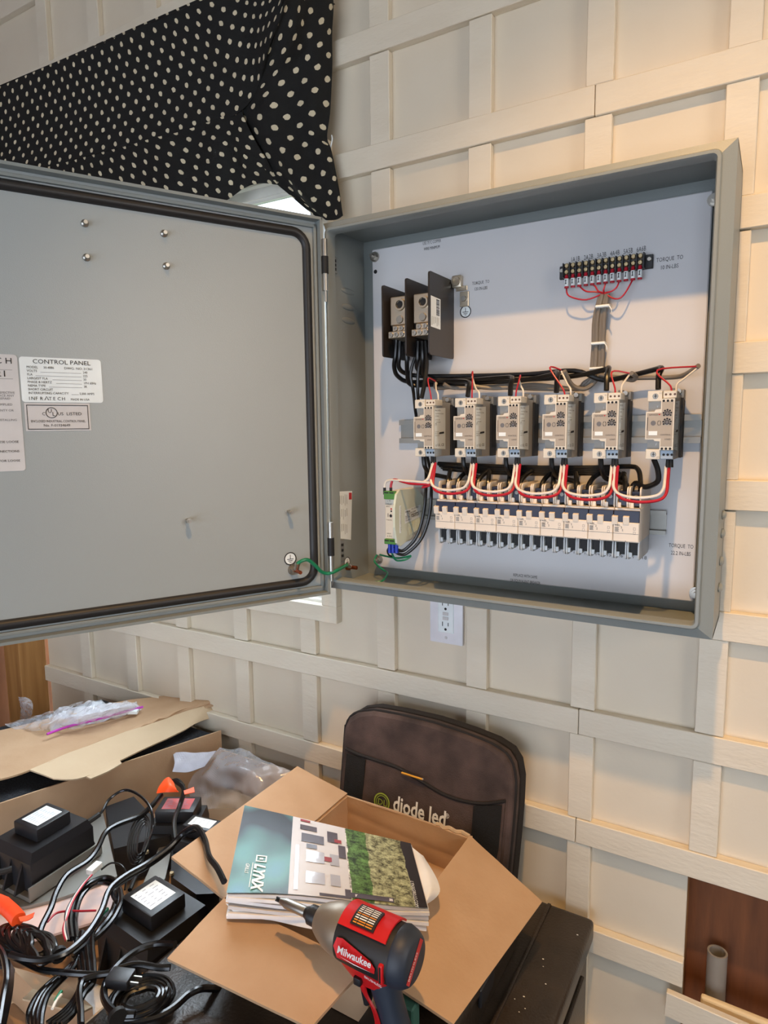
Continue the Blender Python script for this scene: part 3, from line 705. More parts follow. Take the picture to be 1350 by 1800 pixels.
for k, (px, py) in enumerate(((1061, 539), (1053, 604), (1050, 648))):
    q = at(px, py, y=-.2); tt = thing('cable_tie', '%s white cable tie around the vertical grey bundle' % ('topmost', 'middle', 'lowest')[k], 'cable tie', q, 'white cable ties on the grey bundle')
    obj('strap', G().box((q.x-.055, q.y-.04, q.z-.010), (q.x+.052, q.y+.035, q.z+.010), .005, 1), label_w, tt)
    obj('tail', G().tube([q+V(.045, -.035, 0), q+V(.065, -.04, -.03), q+V(.068, -.035, -.055)], .004, 6), label_w, tt)
# ------------------------------------------------------------------ six power controllers
PX0, PP = .756, .3645
def disc(g, x, y, z, r, seg=10): g.add([V(x+r*math.cos(2*math.pi*k/seg), y, z+r*math.sin(2*math.pi*k/seg)) for k in range(seg)], [tuple(range(seg))])
mat_hole = mat('dark_brass_hole', (96, 70, 50), .5)
def controller():
    t = thing('power_controller', 'x', 'power controller', (0, -.16, -3.6), 'grey power controllers on the upper rail')
    zt, zb = -3.13, -3.6; W_ = .182
    g = G()
    for k in range(9): g.box((.012+k*.0215, -.27, zb+.0), (.018+k*.0215, -.19, zt-.04))
    g.box((.012, -.20, zb), (.197, -.165, zt-.04)); g.box((.155, -.275, zb), (.197, -.165, zt-.04))
    obj('heat_sink', g, blackm, t)
    g = G().box((.11, -.25, zt-.05), (.20, -.17, zt+.02), .003, 1).box((.115, -.30, zt-.02), (.15, -.25, zt+.03), .003, 1); obj('mounting_bracket', g, steel_dull, t)
    g = G().lathe((.165, -.30, zt+.005), (0, .05, 0), [(0, .018), (1, .02)], 12); obj('bracket_screw', g, steel, t, True)
    g = G().prism([V(0.006, -.27, zb), V(.182, -.27, zb), V(.182, -.565, zb), V(.006, -.54, zb)], (0, 0, zt-.02-zb)); obj('housing', g, drv_g, t)
    for sgn, z0, z1 in ((1, -3.202, -3.13), (-1, -3.6, -3.53)):
        b1 = obj('terminal_cover', G().box((.004, -.585, z0), (.098, -.44, z1), .004, 1), drv_w, t)
        zc = (z0+z1)/2
        obj('terminal_screw', G().lathe((.055, -.585, zc), (0, -.004, 0), [(0, .019), (1, .017)], 14), steel_dull, b1, True)
        obj('screw_slot', G().box((.048, -.591, zc-.002), (.066, -.589, zc+.002)).box((.054, -.591, zc-.014), (.058, -.589, zc+.014)), blackm, b1)
        g = G().text('1L1' if sgn > 0 else '2T1', .014, (.078, -.5862, zc+.02*sgn-.005), (1, 0, 0), (0, 0, 1)); obj('print', g, ink_g, b1)
    for zc in (-3.237, -3.495):
        obj('screw_well', G().lathe((.068, -.5415, zc), (0, -.001, 0), [(0, .028), (1, .028)], 16), blackm, t)
        obj('well_screw', G().lathe((.072, -.543, zc), (0, -.006, 0), [(0, .014), (1, .012)], 10), steel_dull, t, True)
    out = [(0, -3.462), (0, -3.272), (.055, -3.272), (.062, -3.258), (.095, -3.255), (.095, -3.185), (.182, -3.185), (.182, -3.535), (.095, -3.535), (.095, -3.475), (.062, -3.472), (.055, -3.462)]
    g = G().prism([V(x, -.6, z) for x, z in out], (0, .06, 0)); fc = obj('front_cover', g, drv_w, t)
    out = [(.008, -3.454), (.008, -3.28), (.102, -3.28), (.102, -3.205), (.174, -3.205), (.174, -3.51), (.102, -3.51), (.102, -3.454)]
    obj('face_plate', G().add([V(x, -.6015, z) for x, z in out], [tuple(range(len(out)))]), drv_f, fc)
    g = G()
    for z in (-3.2, -3.525):
        for k in range(3): disc(g, .112+k*.026, -.6025, z, .0085)
    obj('indicator_holes', g, blackm, fc)
    for zc in (-3.285, -3.345):
        g = G(); disc(g, .138, -.6035, zc, .016, 14)
        for k in range(7):
            a = math.radians(-30+k*40); c = V(.138+.024*math.cos(a), -.6035, zc+.024*math.sin(a)); disc(g, c.x, c.y, c.z, .007, 6)
        obj('dial', g, ink, fc, label='black adjustment dial')
        obj('dial_knob', G().lathe((.138, -.6025, zc), (0, -.006, 0), [(0, .012), (1, .01)], 12).box((.136, -.612, zc-.009), (.14, -.609, zc+.009)), ink_g, fc, True)
    obj('write_on_tag', G().box((.022, -.6035, -3.433), (.078, -.6015, -3.405)), label_w, fc)
    g = G(); disc(g, .050, -.603, -3.35, .017, 16); obj('logo_disc', g, ink_g, fc)
    g = G(); n = 14
    for k in range(n):
        if k in (3, 10): continue
        a, b_ = 2*math.pi*k/n, 2*math.pi*(k+1)/n
        g.poly([V(.088+r_*math.cos(c_), -.603, -3.35+1.5*r_*math.sin(c_)) for r_, c_ in ((.012, a), (.012, b_), (.009, b_), (.009, a))])
    g.text('CONTROL', .014, (.165, -.603, -3.435), (1, 0, 0), (0, 0, 1), 'RIGHT'); g.text('LOAD', .014, (.165, -.603, -3.465), (1, 0, 0), (0, 0, 1), 'RIGHT')
    g.text('GAVAZZI', .014, (.02, -.603, -3.297), (1, 0, 0), (0, 0, 1)); g.poly([V(.011, -.603, -3.40), V(.015, -.603, -3.40), V(.015, -.603, -3.31), V(.011, -.603, -3.31)])
    obj('face_print', g, ink, fc)
    obj('face_logo', G().poly([V(.08, -.603, -3.288), V(.096, -.603, -3.288), V(.088, -.603, -3.298)]), ink_r, fc)
    b1 = obj('control_terminal', G().box((.104, -.585, -3.182), (.19, -.44, -3.132), .004, 1), drv_w, t)
    g = G()
    for k in range(3): disc(g, .122+k*.028, -.5862, -3.157, .008)
    obj('terminal_hole', g, mat_hole, b1)
    b1 = obj('supply_terminal', G().box((.1, -.58, -3.598), (.182, -.44, -3.537), .004, 1), blue_p, t, label='pale blue lower terminal')
    g = G()
    for k in range(3): disc(g, .122+k*.026, -.5812, -3.567, .009)
    obj('terminal_hole', g, blackm, b1)
    X_ = .1835
    sl = obj('side_label', G().poly([V(X_, -.585, -3.205), V(X_, -.37, -3.195), V(X_, -.37, -3.545), V(X_, -.585, -3.53)]), label_w, t)
    g = G()
    for z, sz, y0 in ((-3.225, .016, -.57), (-3.25, .012, -.56), (-3.27, .012, -.57), (-3.30, .011, -.57), (-3.32, .011, -.55), (-3.345, .03, -.57), (-3.40, .011, -.57), (-3.415, .011, -.57), (-3.43, .011, -.57)):
        g.text(('RGC1P23', 'Ue 230 VAC 50/60', 'Ie 30AAC', 'Uc 4-20 mA', 'Us 24 VDC', '∩', 'L1 T1 A1', 'A2 X1 GND', 'ramp 0-10 s')[(-.225, -.25, -.27, -.30, -.32, -.345, -.40, -.415, -.43).index(round(z+3, 3))], sz, (X_+.001, y0, z), (0, 1, 0), (0, 0, 1), wx=1.6)
    g.poly([V(X_+.001, -.49, -3.40), V(X_+.001, -.40, -3.395), V(X_+.001, -.40, -3.41), V(X_+.001, -.49, -3.415)])
    g.text('c UL CE', .03, (X_+.001, -.56, -3.515), (0, 1, 0), (0, 0, 1), wx=1.6)
    obj('side_print', g, ink, sl)
    return t
c0 = controller()
cs = [c0]+[copy_tree(c0) for _ in range(5)]
ordn = ['first', 'second', 'third', 'fourth', 'fifth', 'sixth', 'seventh', 'eighth', 'ninth']
for i, c in enumerate(cs):
    c.location.x = PX0+i*PP
    c['label'] = ('leftmost grey dial-faced power controller on the upper rail, under the black barriers', 'second grey power controller from the left on the upper rail', 'third grey power controller from the left on the upper rail',
                  'third grey power controller from the right on the upper rail', 'second grey power controller from the right on the upper rail', 'rightmost grey power controller on the upper rail, nearest the cabinet wall')[i]
# ------------------------------------------------------------------ nine two-pole breakers
BX0, BP = .972, .1774
def breaker():
    t = thing('circuit_breaker', 'x', 'circuit breaker', (0, -.165, -4.33), 'white two-pole breakers on the lower rail')
    W_ = BP-.003; mw = W_/2
    g = G().prism([V(0, y, z) for y, z in ((-.165, -4.19), (-.165, -3.96), (-.59, -3.95), (-.64, -3.968), (-.64, -4.187), (-.60, -4.195))], (W_, 0, 0))
    g = G()
    g.box((0, -.60, -4.195), (W_, -.165, -3.95), .003, 1); obj('body', g, brk_c, t)
    for k in range(2):
        x0 = k*mw
        for z0, z1, nm in ((-3.955, -3.80, 'upper'), (-4.328, -4.19, 'lower')):
            g = G()
            for xx in (x0+.002, x0+mw-.012): g.prism([V(xx, p.x, p.z) for p in rrect(-.575, -.165, z0, z1, .03, 0, 3)], (.010, 0, 0))
            g.box((x0+.01, -.44, z0+.004), (x0+mw-.01, -.165, z1-.03))
            sh = obj('terminal_shell', g, brk_c if nm == 'upper' else brk_s, t)
            zc = -3.885 if nm == 'upper' else -4.245
            obj('terminal_clamp', G().box((x0+.018, -.545, zc-.05), (x0+mw-.014, -.42, zc+.05)), blackm if nm == 'lower' else navy, sh)
            if nm == 'upper': obj('clamp_screw', G().lathe((x0+.047, -.545, zc+.012), (0, -.006, 0), [(0, .017), (1, .015)], 10), steel_dull, sh, True)
            obj('terminal_step', G().box((x0+.012, -.56, zc-.065), (x0+.034, -.42, zc-.03)), brk_c if nm == 'upper' else brk_s, sh)
    g = G().box((0, -.635, -4.187), (W_, -.59, -4.048), .005, 1); fc = obj('front_cover', g, brk_c, t)
    obj('cover_groove', G().box((0, -.6362, -4.129), (W_, -.6345, -4.1265)), ink_g, fc)
    obj('toggle_recess', G().box((0.001, -.625, -4.05), (W_-.001, -.595, -3.965), .002, 1), navy, t)
    for x in (.010, .087): obj('toggle', G().obox(V(x, -.625, -4.032), V(.021, 0, 0), V(0, .018, .005), V(0, -.005, .030), .004), brk_c, t)
    g = G().text('ABL', .022, (.012, -.6365, -4.075), (1, 0, 0), (0, 0, 1)); 
    for k in range(5): g.poly([V(.012, -.6365, -4.084-k*.007), V(.04-.003*(k % 2), -.6365, -4.084-k*.007), V(.04-.003*(k % 2), -.6365, -4.087-k*.007), V(.012, -.6365, -4.087-k*.007)])
    g.text('2', .02, (.052, -.6365, -4.09), (1, 0, 0), (0, 0, 1)); g.text('2', .02, (.06, -.6365, -4.11), (1, 0, 0), (0, 0, 1))
    obj('cover_print', g, ink, fc)
    g = G()
    for z in (-4.082, -4.112):
        for dz in (0, .018): g.box((.138, -.6362, z+dz-.018), (.152, -.6345, z+dz-.0165))
        for dx in (0, .0135): g.box((.138+dx, -.6362, z-.018), (.1395+dx, -.6345, z))
    g.box((.086, -.6362, -4.187), (.090, -.6345, -4.178)); obj('rating_window', g, ink_g, fc)
    return t
b0 = breaker(); bs = [b0]+[copy_tree(b0) for _ in range(8)]
for i, c in enumerate(bs):
    c.location.x = BX0+i*BP; c['label'] = '%s white two-pole circuit breaker on the lower rail' % ('leftmost', 'second from left', 'third from left', 'fourth from left', 'middle, fifth from left,', 'fourth from right', 'third from right', 'second from right', 'rightmost')[i]
# ------------------------------------------------------------------ small power supply
t = thing('power_supply', 'slim pale green-grey power supply with green terminals left of the breakers', 'power supply', (.54, -.17, -4.36))
X_ = .62
def psu_prof(x): return [V(x, y, z) for y, z in ((-.165, -4.20), (-.165, -3.98), (-.30, -3.90), (-.60, -3.885), (-.655, -3.92), (-.69, -4.03), (-.69, -4.20), (-.655, -4.34), (-.60, -4.375), (-.40, -4.33))]
g = G().prism(psu_prof(.60), (.02, 0, 0)); obj('side_cover', g, psu_m, t)
obj('housing', G().box((.485, -.63, -4.36), (.60, -.17, -3.90), .006, 1), drv_w, t)
for z0, z1, nm in ((-3.965, -3.895, 'upper'), (-4.355, -4.31, 'lower')):
    b1 = obj('terminal_plug', G().box((.492, -.66, z0), (.60, -.62, z1), .004, 1), green_t, t)
    obj('terminal_hole', G().box((.50, -.662, z1-.018), (.54, -.66, z1-.008)).box((.55, -.662, z1-.018), (.592, -.66, z1-.008)), blackm, b1)
g = G().text('CARLO', .02, (.49, -.6315, -4.015), (1, 0, 0), (0, 0, 1)).text('SPDC', .016, (.50, -.6315, -4.035), (1, 0, 0), (0, 0, 1)).text('- +', .03, (.51, -.6315, -3.99), (1, 0, 0), (0, 0, 1)).text('INPUT', .014, (.505, -.6315, -4.27), (1, 0, 0), (0, 0, 1)).text('⏚ N L', .02, (.505, -.6315, -4.295), (1, 0, 0), (0, 0, 1)).text('Vout ADJ', .014, (.50, -.6315, -4.15), (1, 0, 0), (0, 0, 1))
disc(g, .545, -.6315, -4.11, .014); disc(g, .55, -.6315, -4.07, .008); g.box((.515, -.632, -4.12), (.52, -.6312, -4.09)); obj('front_print', g, ink, t)
g = G(); disc(g, .55, -.632, -4.05, .008); g.box((.57, -.632, -4.02), (.585, -.6312, -4.005)); obj('indicator', g, ink_r, t)
sl = obj('side_label', G().poly([V(X_+.001, -.62, -4.02), V(X_+.001, -.585, -4.02), V(X_+.001, -.585, -4.26), V(X_+.001, -.62, -4.26)]).poly([V(X_+.001, -.52, -4.07), V(X_+.001, -.22, -4.05), V(X_+.001, -.22, -4.16), V(X_+.001, -.52, -4.19)]), label_w, t)
g = G().text('CAUTION DISCONNECT SUPPLY', .016, (X_+.002, -.597, -4.03), (0, 0, -1), (0, 1, 0), wx=.95); z = 0
yy = -.51
while yy < -.43: w_ = random.choice((.003, .006, .01)); g.poly([V(X_+.002, yy, -4.095), V(X_+.002, yy+w_, -4.095), V(X_+.002, yy+w_, -4.08), V(X_+.002, yy, -4.08)]); yy += w_+.005
for k, (s_, y_, z_) in enumerate((('SPDC241001', -.49, -4.115), ('INPUT 100-240VAC', -.51, -4.135), ('OUTPUT 24VDC 1A', -.51, -4.15), ('CLASS 2', -.51, -4.17), ('UL LISTED', -.40, -4.08), ('CE', -.35, -4.105), ('IND CONT EQ', -.40, -4.13), ('MADE 2021', -.40, -4.15))):
    g.text(s_, .02, (X_+.002, y_, z_), (0, 1, .06), (0, 0, 1), wx=1.5)
obj('side_print', g, ink, sl)
g = G()
for k in range(10): y_ = -.44+k*.022; g.box((X_, y_, -4.30+.004*k), (X_+.004, y_+.008, -4.20+.004*k))
obj('vent_rib', g, psu_m, t)
t.rotation_euler = (0, 0, 0)
# ------------------------------------------------------------------ wiring inside the cabinet
def cx(i, dx): return PX0+i*PP+dx
YB = -.60
def bot(i, k): return V(cx(i, (.148, .168)[k]), -.55, -3.6)
names = ordn
for i in range(6):
    for k in range(2):
        q = bot(i, k); tag(obj('ferrule', G().cyl(q+V(0, 0, .01), q+V(0, 0, -.055), .013, .016, 10), blackm, None, True), '%s black wire boot under the %s controller from the left' % (('left', 'right')[k], ordn[i]), 'wire boot', 'black wire boots under the controllers')
def jumper(a, b, col, lab):
    k = 0 if col is wirew else 1
    A_ = bot(a, k)+V(0, -.004, -.05) if a >= 0 else at(677+k*9, 858, y=-.60)
    B_ = bot(b, k)+V(0, .004, -.05)
    zl = -3.855-(k*.028)
    if a < 0:
        P = [at(676+k*11, 861, y=-.62), at(677+k*11, 850, y=-.62), at(686+k*8, 844-k*1, y=-.62), at(720, 846+k*4, y=-.63), at(755, 849+k*3, y=-.64), V(B_.x-.07, -.63, zl+.03), V(B_.x-.01, -.62, zl+.07), V(B_.x, -.58, -3.72), B_]
    else:
        P = [A_+V(.012, 0, 0), V(A_.x+.012, -.58, -3.74), V(A_.x+.022, -.62, zl+.05), V(A_.x+.07, -.635-.02*k, zl+.005), V((A_.x+B_.x)/2, -.64-.02*k, zl-.012), V(B_.x-.06, -.63-.02*k, zl+.005), V(B_.x-.015, -.62, zl+.05), V(B_.x-.012, -.58, -3.74), B_+V(-.012, 0, 0)]
    wire('jumper_wire', P, .0108, col, lab, group='%s jumper wires under the controllers' % ('white', 'red')[k])
for b_ in range(6):
    for col, cn in ((wirew, 'white'), (wirer, 'red')):
        jumper(b_-1, b_, col, '%s wire linking the small power supply to the leftmost controller' % cn if b_ == 0 else '%s jumper wire looping from the %s to the %s controller' % (cn, ordn[b_-1], ordn[b_]))
for k in range(2):
    q = at(676+k*11, 861, y=-.62); tag(obj('ferrule', G().cyl(q+V(0, 0, .02), q+V(0, 0, -.04), .013), blackm, None, True), '%s black ferrule on top of the small power supply' % ('left', 'right')[k], 'ferrule', 'ferrules on the power supply')
for k in range(3):
    q = at(685+k*6, 962, y=-.60); tag(obj('ferrule', G().cyl(q+V(0, 0, .05), q+V(0, 0, -.05), .016), blue_f, None, True), '%s blue ferrule below the small power supply' % ('left', 'middle', 'right')[k], 'ferrule', 'blue ferrules under the power supply')
# black feeders from the power block
R = .0195
fe = [
 ([(697, 598, -.45), (695, 625, -.45), (693, 645, -.42), (700, 662, -.36), (725, 672, -.3), (800, 668, -.26), (900, 668, -.26), (1000, 662, -.27), (1062, 650, -.32), (1070, 647, -.40), (1067, 660, -.48), (1066, 686, -.52)], 'fifth'),
 ([(703, 600, -.45), (702, 625, -.45), (701, 645, -.42), (712, 656, -.36), (740, 661, -.28), (820, 661, -.24), (930, 658, -.24), (1010, 652, -.26), (1060, 668, -.26), (1110, 660, -.30), (1150, 650, -.36), (1163, 647, -.44), (1158, 660, -.5), (1157, 684, -.53)], 'sixth'),
 ([(712, 603, -.45), (715, 630, -.45), (716, 655, -.40), (722, 676, -.34), (760, 676, -.28), (850, 672, -.26), (920, 668, -.27), (965, 660, -.33), (980, 655, -.40), (979, 670, -.5), (978, 690, -.53)], 'fourth'),
 ([(735, 600, -.45), (734, 630, -.45), (735, 650, -.40), (760, 666, -.32), (820, 668, -.28), (880, 664, -.34), (900, 664, -.42), (898, 675, -.5), (897, 695, -.53)], 'third'),
 ([(742, 600, -.45), (743, 630, -.45), (745, 660, -.38), (775, 670, -.30), (805, 670, -.34), (824, 672, -.42), (824, 682, -.5), (822, 697, -.53)], 'second'),
 ([(748, 600, -.45), (750, 640, -.46), (746, 675, -.5), (741, 700, -.53)], 'leftmost')]
for P, n_ in fe: wire('feeder_cable', P, R, wireb, 'thick black feeder cable from the power block to the %s controller' % n_, 'cable', 'black feeder cables from the power block')
wire('supply_wire', [(733, 620, -.42), (722, 655, -.44), (727, 690, -.40), (730, 720, -.25), (738, 770, -.2), (747, 810, -.3), (749, 850, -.45), (745, 900, -.5), (733, 942, -.52), (712, 966, -.55), (700, 967, -.58), (693, 960, -.6)], .0145, wireb, 'inner black supply wire curving down past the small power supply', group='black wires to the small power supply')
wire('supply_wire', [(742, 620, -.42), (735, 655, -.44), (735, 700, -.40), (740, 740, -.25), (748, 790, -.25), (757, 830, -.4), (758, 870, -.5), (754, 910, -.5), (740, 948, -.52), (716, 972, -.55), (702, 974, -.58), (688, 964, -.6)], .0145, wireb, 'outer black supply wire curving down past the small power supply', group='black wires to the small power supply')
wire('supply_wire', [(684, 962, -.6), (681, 968, -.6), (684, 976, -.56), (692, 978, -.5)], .008, wireb, 'short thin black wire loop below the blue ferrules')
wire('ground_wire', [(686, 962, -.6), (690, 975, -.55), (697, 985, -.5), (712, 984, -.45), (722, 978, -.4)], .009, wireg, 'green wire under the blue ferrules of the power supply')
wire('ground_wire', [(668, 975, -.2), (680, 978, -.3), (700, 981, -.4), (722, 977, -.45)], .009, wireg, 'green wire running right from the lower left plate bolt')
wire('ground_wire', [(663, 975, -.22), (658, 985, -.25), (664, 994, -.28), (674, 1002, -.3), (681, 1008, -.35), (672, 1021, -.5), (656, 1023, -.55)], .009, wireg, 'green wire dropping from the lower left plate bolt to the cabinet floor')
# black loom between controllers and breakers
for j in range(4):
    wire('loom_cable', [(770+j*3, 815+j*3, -.30-.03*(j % 2)), (850, 819+j*3.6, -.32), (950, 822+j*3.6, -.32), (1040, 822+j*3.4, -.32)] + ([(1105, 820, -.34), (1122, 826, -.38), (1126, 850, -.46), (1126, 862, -.5)] if j == 0 else [(1080+j*2, 826+j*3, -.34), (1092, 838+j*3, -.4)]), .018, wireb, 'black loom cable %s between controllers and breakers' % ('topmost', 'second', 'third', 'lowest')[j], 'cable', 'black loom cables')
for i in range(6):
    q = V(cx(i, .05), -.52, -3.6); b_ = q.x+.09
    tgt = V(BX0+(int((q.x+.14-BX0)/(BP/2))+.55)*BP/2, -.5, -3.85) if i < 5 else V(2.47, -.5, -3.86)
    P = [q, q+V(.01, 0, -.08), q+V(.03, .06, -.15), q+V(.10, .1, -.17), tgt+V(0, .04, .06), tgt] if i < 5 else [q, q+V(.03, 0, -.08), q+V(.03, 0, -.16), q+V(-.05, .0, -.2), V(2.50, -.46, -3.78), tgt]
    wire('load_cable', P, .019, wireb, 'black load cable leaving the bottom of the %s controller from the left' % ordn[i], 'cable', 'black load cables under the controllers')
for i in range(17):
    x = BX0+(i+.55)*BP/2; z = -3.86
    if i % 3 == 2: continue
    P = [V(x, -.5, z-.02), V(x, -.49, z+.05), V(x+(.02 if i % 2 else -.02), -.42, z+.11), V(x+(.05 if i % 2 else -.05), -.34, z+.14)]
    wire('breaker_lead', P, .019, wireb, 'short black lead bending from the loom into the %s upper breaker terminal from the left' % 'first second third fourth fifth sixth seventh eighth ninth tenth eleventh twelfth thirteenth fourteenth fifteenth sixteenth seventeenth'.split()[i], group='black leads into the breakers')
# thin control wires on top of controllers
for i in range(6):
    zt = -3.14; ax = cx(i, .148); bx = cx(i, .178)
    apex = ((765, 670), (829, 660), (912, 666), (986, 650), (1106, 656), (1226, 644))[i]; ya = (-.36, -.36, -.36, -.42, -.44, -.42)[i]
    q = at(apex[0], apex[1], y=ya)
    dx_ = (-.02, .03, .04, -.09, -.07, -.17)[i]
    wire('control_wire', [V(ax, -.57, zt-.02), V(ax-.002, -.57, zt+.04), V((ax+q.x)/2+dx_, -.52, max(q.z, zt)+.01 if i != 5 else q.z-.02), q+V(0, 0, 0)], .006, wirer, 'thin red control wire into the top of the %s controller from the left' % ordn[i], group='thin red control wires on the controllers')
    wire('control_wire', [V(bx, -.50, zt-.02), V(bx, -.50, zt+.05), V((bx*2+q.x)/3, -.47, zt+.09), q+V(0, .01, -.01)], .007, wirew, 'thin white control wire into the top of the %s controller from the left' % ordn[i], group='thin white control wires on the controllers')
# ------------------------------------------------------------------ wall outlet
oc = at(783, 1085, y=-.0)
ox0, ox1, oz0, oz1 = at(753, 1120, y=0).x, at(811, 1128, y=0).x, -5.41, -4.86
t = thing('wall_outlet', 'white ground-fault outlet with cover plate just below the grey cabinet', 'outlet', ((ox0+ox1)/2, 0, oz0))
obj('cover_plate', G().box((ox0, .03, oz0), (ox1, .07, oz1), .014, 2), mat('white_nylon', (226, 226, 232), .35), t, True)
xm = (ox0+ox1)/2; zm = (oz0+oz1)/2
obj('receptacle', G().box((xm-.082, .02, zm-.165), (xm+.082, .05, zm+.165), .006, 1), label_w, t)
g = G()
for zc, s_ in ((zm+.10, 1), (zm-.10, 1)):
    g.box((xm-.035, .018, zc+.0), (xm-.028, .021, zc+.042)).box((xm+.024, .018, zc+.004), (xm+.031, .021, zc+.038)); disc(g, xm, .019, zc-.03, .013, 12)
obj('socket_slots', g, blackm, t)
for zz in (.022, -.022): obj('test_button', G().box((xm-.03, .014, zm+zz-.016), (xm+.03, .022, zm+zz+.016), .003, 1), label_g, t)
obj('plate_screw', G().lathe((xm, .031, oz0+.06), (0, -.006, 0), [(0, .015), (1, .012)], 10), label_g, t, True)
# ------------------------------------------------------------------ polka dot shade
def c(px, py, y): return at(px, py, y=y)
t = thing('window_shade', 'black roman shade with white polka dots hanging over the window at upper left', 'curtain', (-2.5, -.3, -.5))
crease = [(-120, 345, -.30), (0, 318, -.30), (60, 300, -.30), (200, 262, -.30), (350, 222, -.30), (425, 195, -.33), (458, 130, -.42), (490, 40, -.62), (505, -60, -.72)]
g = G()
topr = [(-120, 200, -.72), (0, 152, -.72), (60, 126, -.72), (170, 77, -.72), (290, 24, -.72), (345, 0, -.72), (400, -25, -.72), (450, -46, -.72), (505, -62, -.72)]
topz = [at(a, b_, y=-.72) for a, b_, _ in topr]
def lerp(a, b_, f): return a+(b_-a)*f
cre = [c(*q) for q in crease]
mid = [lerp(a, b_, .5)+V(0, .05, .03) for a, b_ in zip(topz, cre)]
g.surf([topz, mid, cre], 60, 24, .012, lambda u, v, p: .018*math.sin(u*26+v*2)*v+.02*noise.noise(p*3))
g.uv = {k: (a*1.12, b_*1.3) for k, (a, b_) in g.uv.items()}
lowp = [(-120, 430, -.13), (0, 425, -.13), (120, 420, -.13), (260, 400, -.13), (345, 378, -.12), (395, 354, -.12), (425, 332, -.12), (455, 323, -.13), (492, 325, -.16)]
low = [c(*q) for q in lowp]
upc = [c(*q) for q in ((-120, 345, -.30), (0, 318, -.30), (90, 292, -.30), (190, 265, -.30), (260, 246, -.30), (320, 230, -.30), (365, 214, -.31), (398, 203, -.32), (425, 195, -.33))]
m1 = [lerp(a, b_, .5)+V(0, -.04, 0) for a, b_ in zip(upc, low)]
g.surf([upc, m1, low], 56, 22, .012, lambda u, v, p: .022*math.sin(u*30+v*5)*math.sin(v*3.1)+.03*noise.noise(p*2.4))
# right hanging side panel: rows from top to bottom
rows_ = [[(505, -62, -.72), (528, -55, -.5), (552, -50, -.34), (588, -45, -.12)],
         [(490, 40, -.62), (520, 38, -.5), (552, 38, -.32), (587, 30, -.12)],
         [(458, 130, -.42), (500, 120, -.36), (545, 115, -.26), (585, 110, -.12)],
         [(425, 195, -.33), (478, 195, -.34), (535, 190, -.24), (580, 190, -.13)],
         [(440, 250, -.26), (486, 240, -.32), (535, 232, -.22), (574, 238, -.15)],
         [(462, 290, -.20), (502, 278, -.28), (545, 262, -.22), (582, 262, -.14)],
         [(492, 325, -.16), (524, 330, -.24), (560, 318, -.22), (591, 305, -.12)],
         [(528, 354, -.14), (548, 366, -.16), (578, 352, -.18), (597, 345, -.10)],
         [(556, 380, -.12), (570, 386, -.13), (588, 386, -.14), (603, 380, -.10)]]
g.surf([[c(*q) for q in r] for r in rows_], 30, 46, .012, lambda u, v, p: .030*math.sin(u*13+math.sin(v*5)*1.2)*(.4+.6*math.sin(v*3.1))+.02*noise.noise(p*4))
obj('shade_cloth', g, dots, t, True, flip=False)
g = G().box((-5.6, -.72, .62), (-.38, -.0, .66)); 
pz = topz[0].z
g = G().add([topz[0]+V(0, 0, .0), topz[-1], V(topz[-1].x, -.02, topz[-1].z+.05), V(topz[0].x, -.02, topz[0].z+.05)], [(0, 1, 2, 3)])
obj('head_board', g, fabric_t, t)
obj('lift_cord', G().tube([c(583, 238, -.12), c(584, 246, -.14), c(580, 262, -.12), c(576, 268, -.12)], .006, 6), label_w, t, True)
# ------------------------------------------------------------------ bench and cabinet
t = thing('work_table', 'laminate work table under the boxes and transformers at left', 'table', (-2.9, -2, -11.35))
obj('table_top', G().box((-5.7, -4.2, -7.78), (-.34, -.05, -7.64), .02, 1), table_m, t)
for x, y in ((-5.5, -4), (-5.5, -.25), (-.5, -4), (-.5, -.25)): obj('leg', G().box((x-.06, y-.06, -11.35), (x+.06, y+.06, -7.78)), steel_dull, t)
t = thing('tool_cabinet', 'dark brown plastic tool cabinet in the lower right, under the cardboard box', 'cabinet', (1, -1.8, -11.35))
obj('body', G().box((-.28, -3.7, -11.35), (2.19, -.13, -7.80), .03, 2), tool_m, t)
top_ = obj('lid', G().box((-.30, -3.75, -7.80), (2.235, -.09, -7.6), .05, 3), tool_m, t, True)
obj('lid_ridge', G().box((1.83, -3.7, -7.61), (1.865, -.12, -7.58), .012, 2), tool_m, top_, True)
for k in range(2): obj('side_rib', G().box((2.18, -.35-k*1.7, -11.2), (2.225, -1.75-k*1.7, -7.95), .02, 2), tool_m, t, True)
g = G()
for i in range(11):
    x, y = random.uniform(1.82, 2.18), random.uniform(-1.6, -.2); r_ = random.choice((.004, .006, .004, .016 if i in (3, 9) else .005)); g.sphere((x, y, -7.599), r_, (1.4, 1, .2), 8, 4)
tag(obj('paint_specks', g, ink_w, None, kind='stuff'), 'small white paint and plaster specks on the dark cabinet lid', 'paint specks')
t = thing('tool_case', 'flat black-brown plastic tool case lying under the cardboard box on the cabinet', 'tool case', (.75, -2.2, -7.6))
tcb = obj('body', G().box((-.30, -3.72, -7.6), (1.76, -.70, -7.34), .03, 2), tool_m, t, True)
obj('lid', G().box((-.32, -3.74, -7.33), (1.79, -.68, -7.19), .04, 3), tool_m, t, True)
for k in range(2): obj('latch', G().box((1.77, -1.6-k*1.2, -7.42), (1.80, -1.35-k*1.2, -7.27), .01, 1), blackp, t)
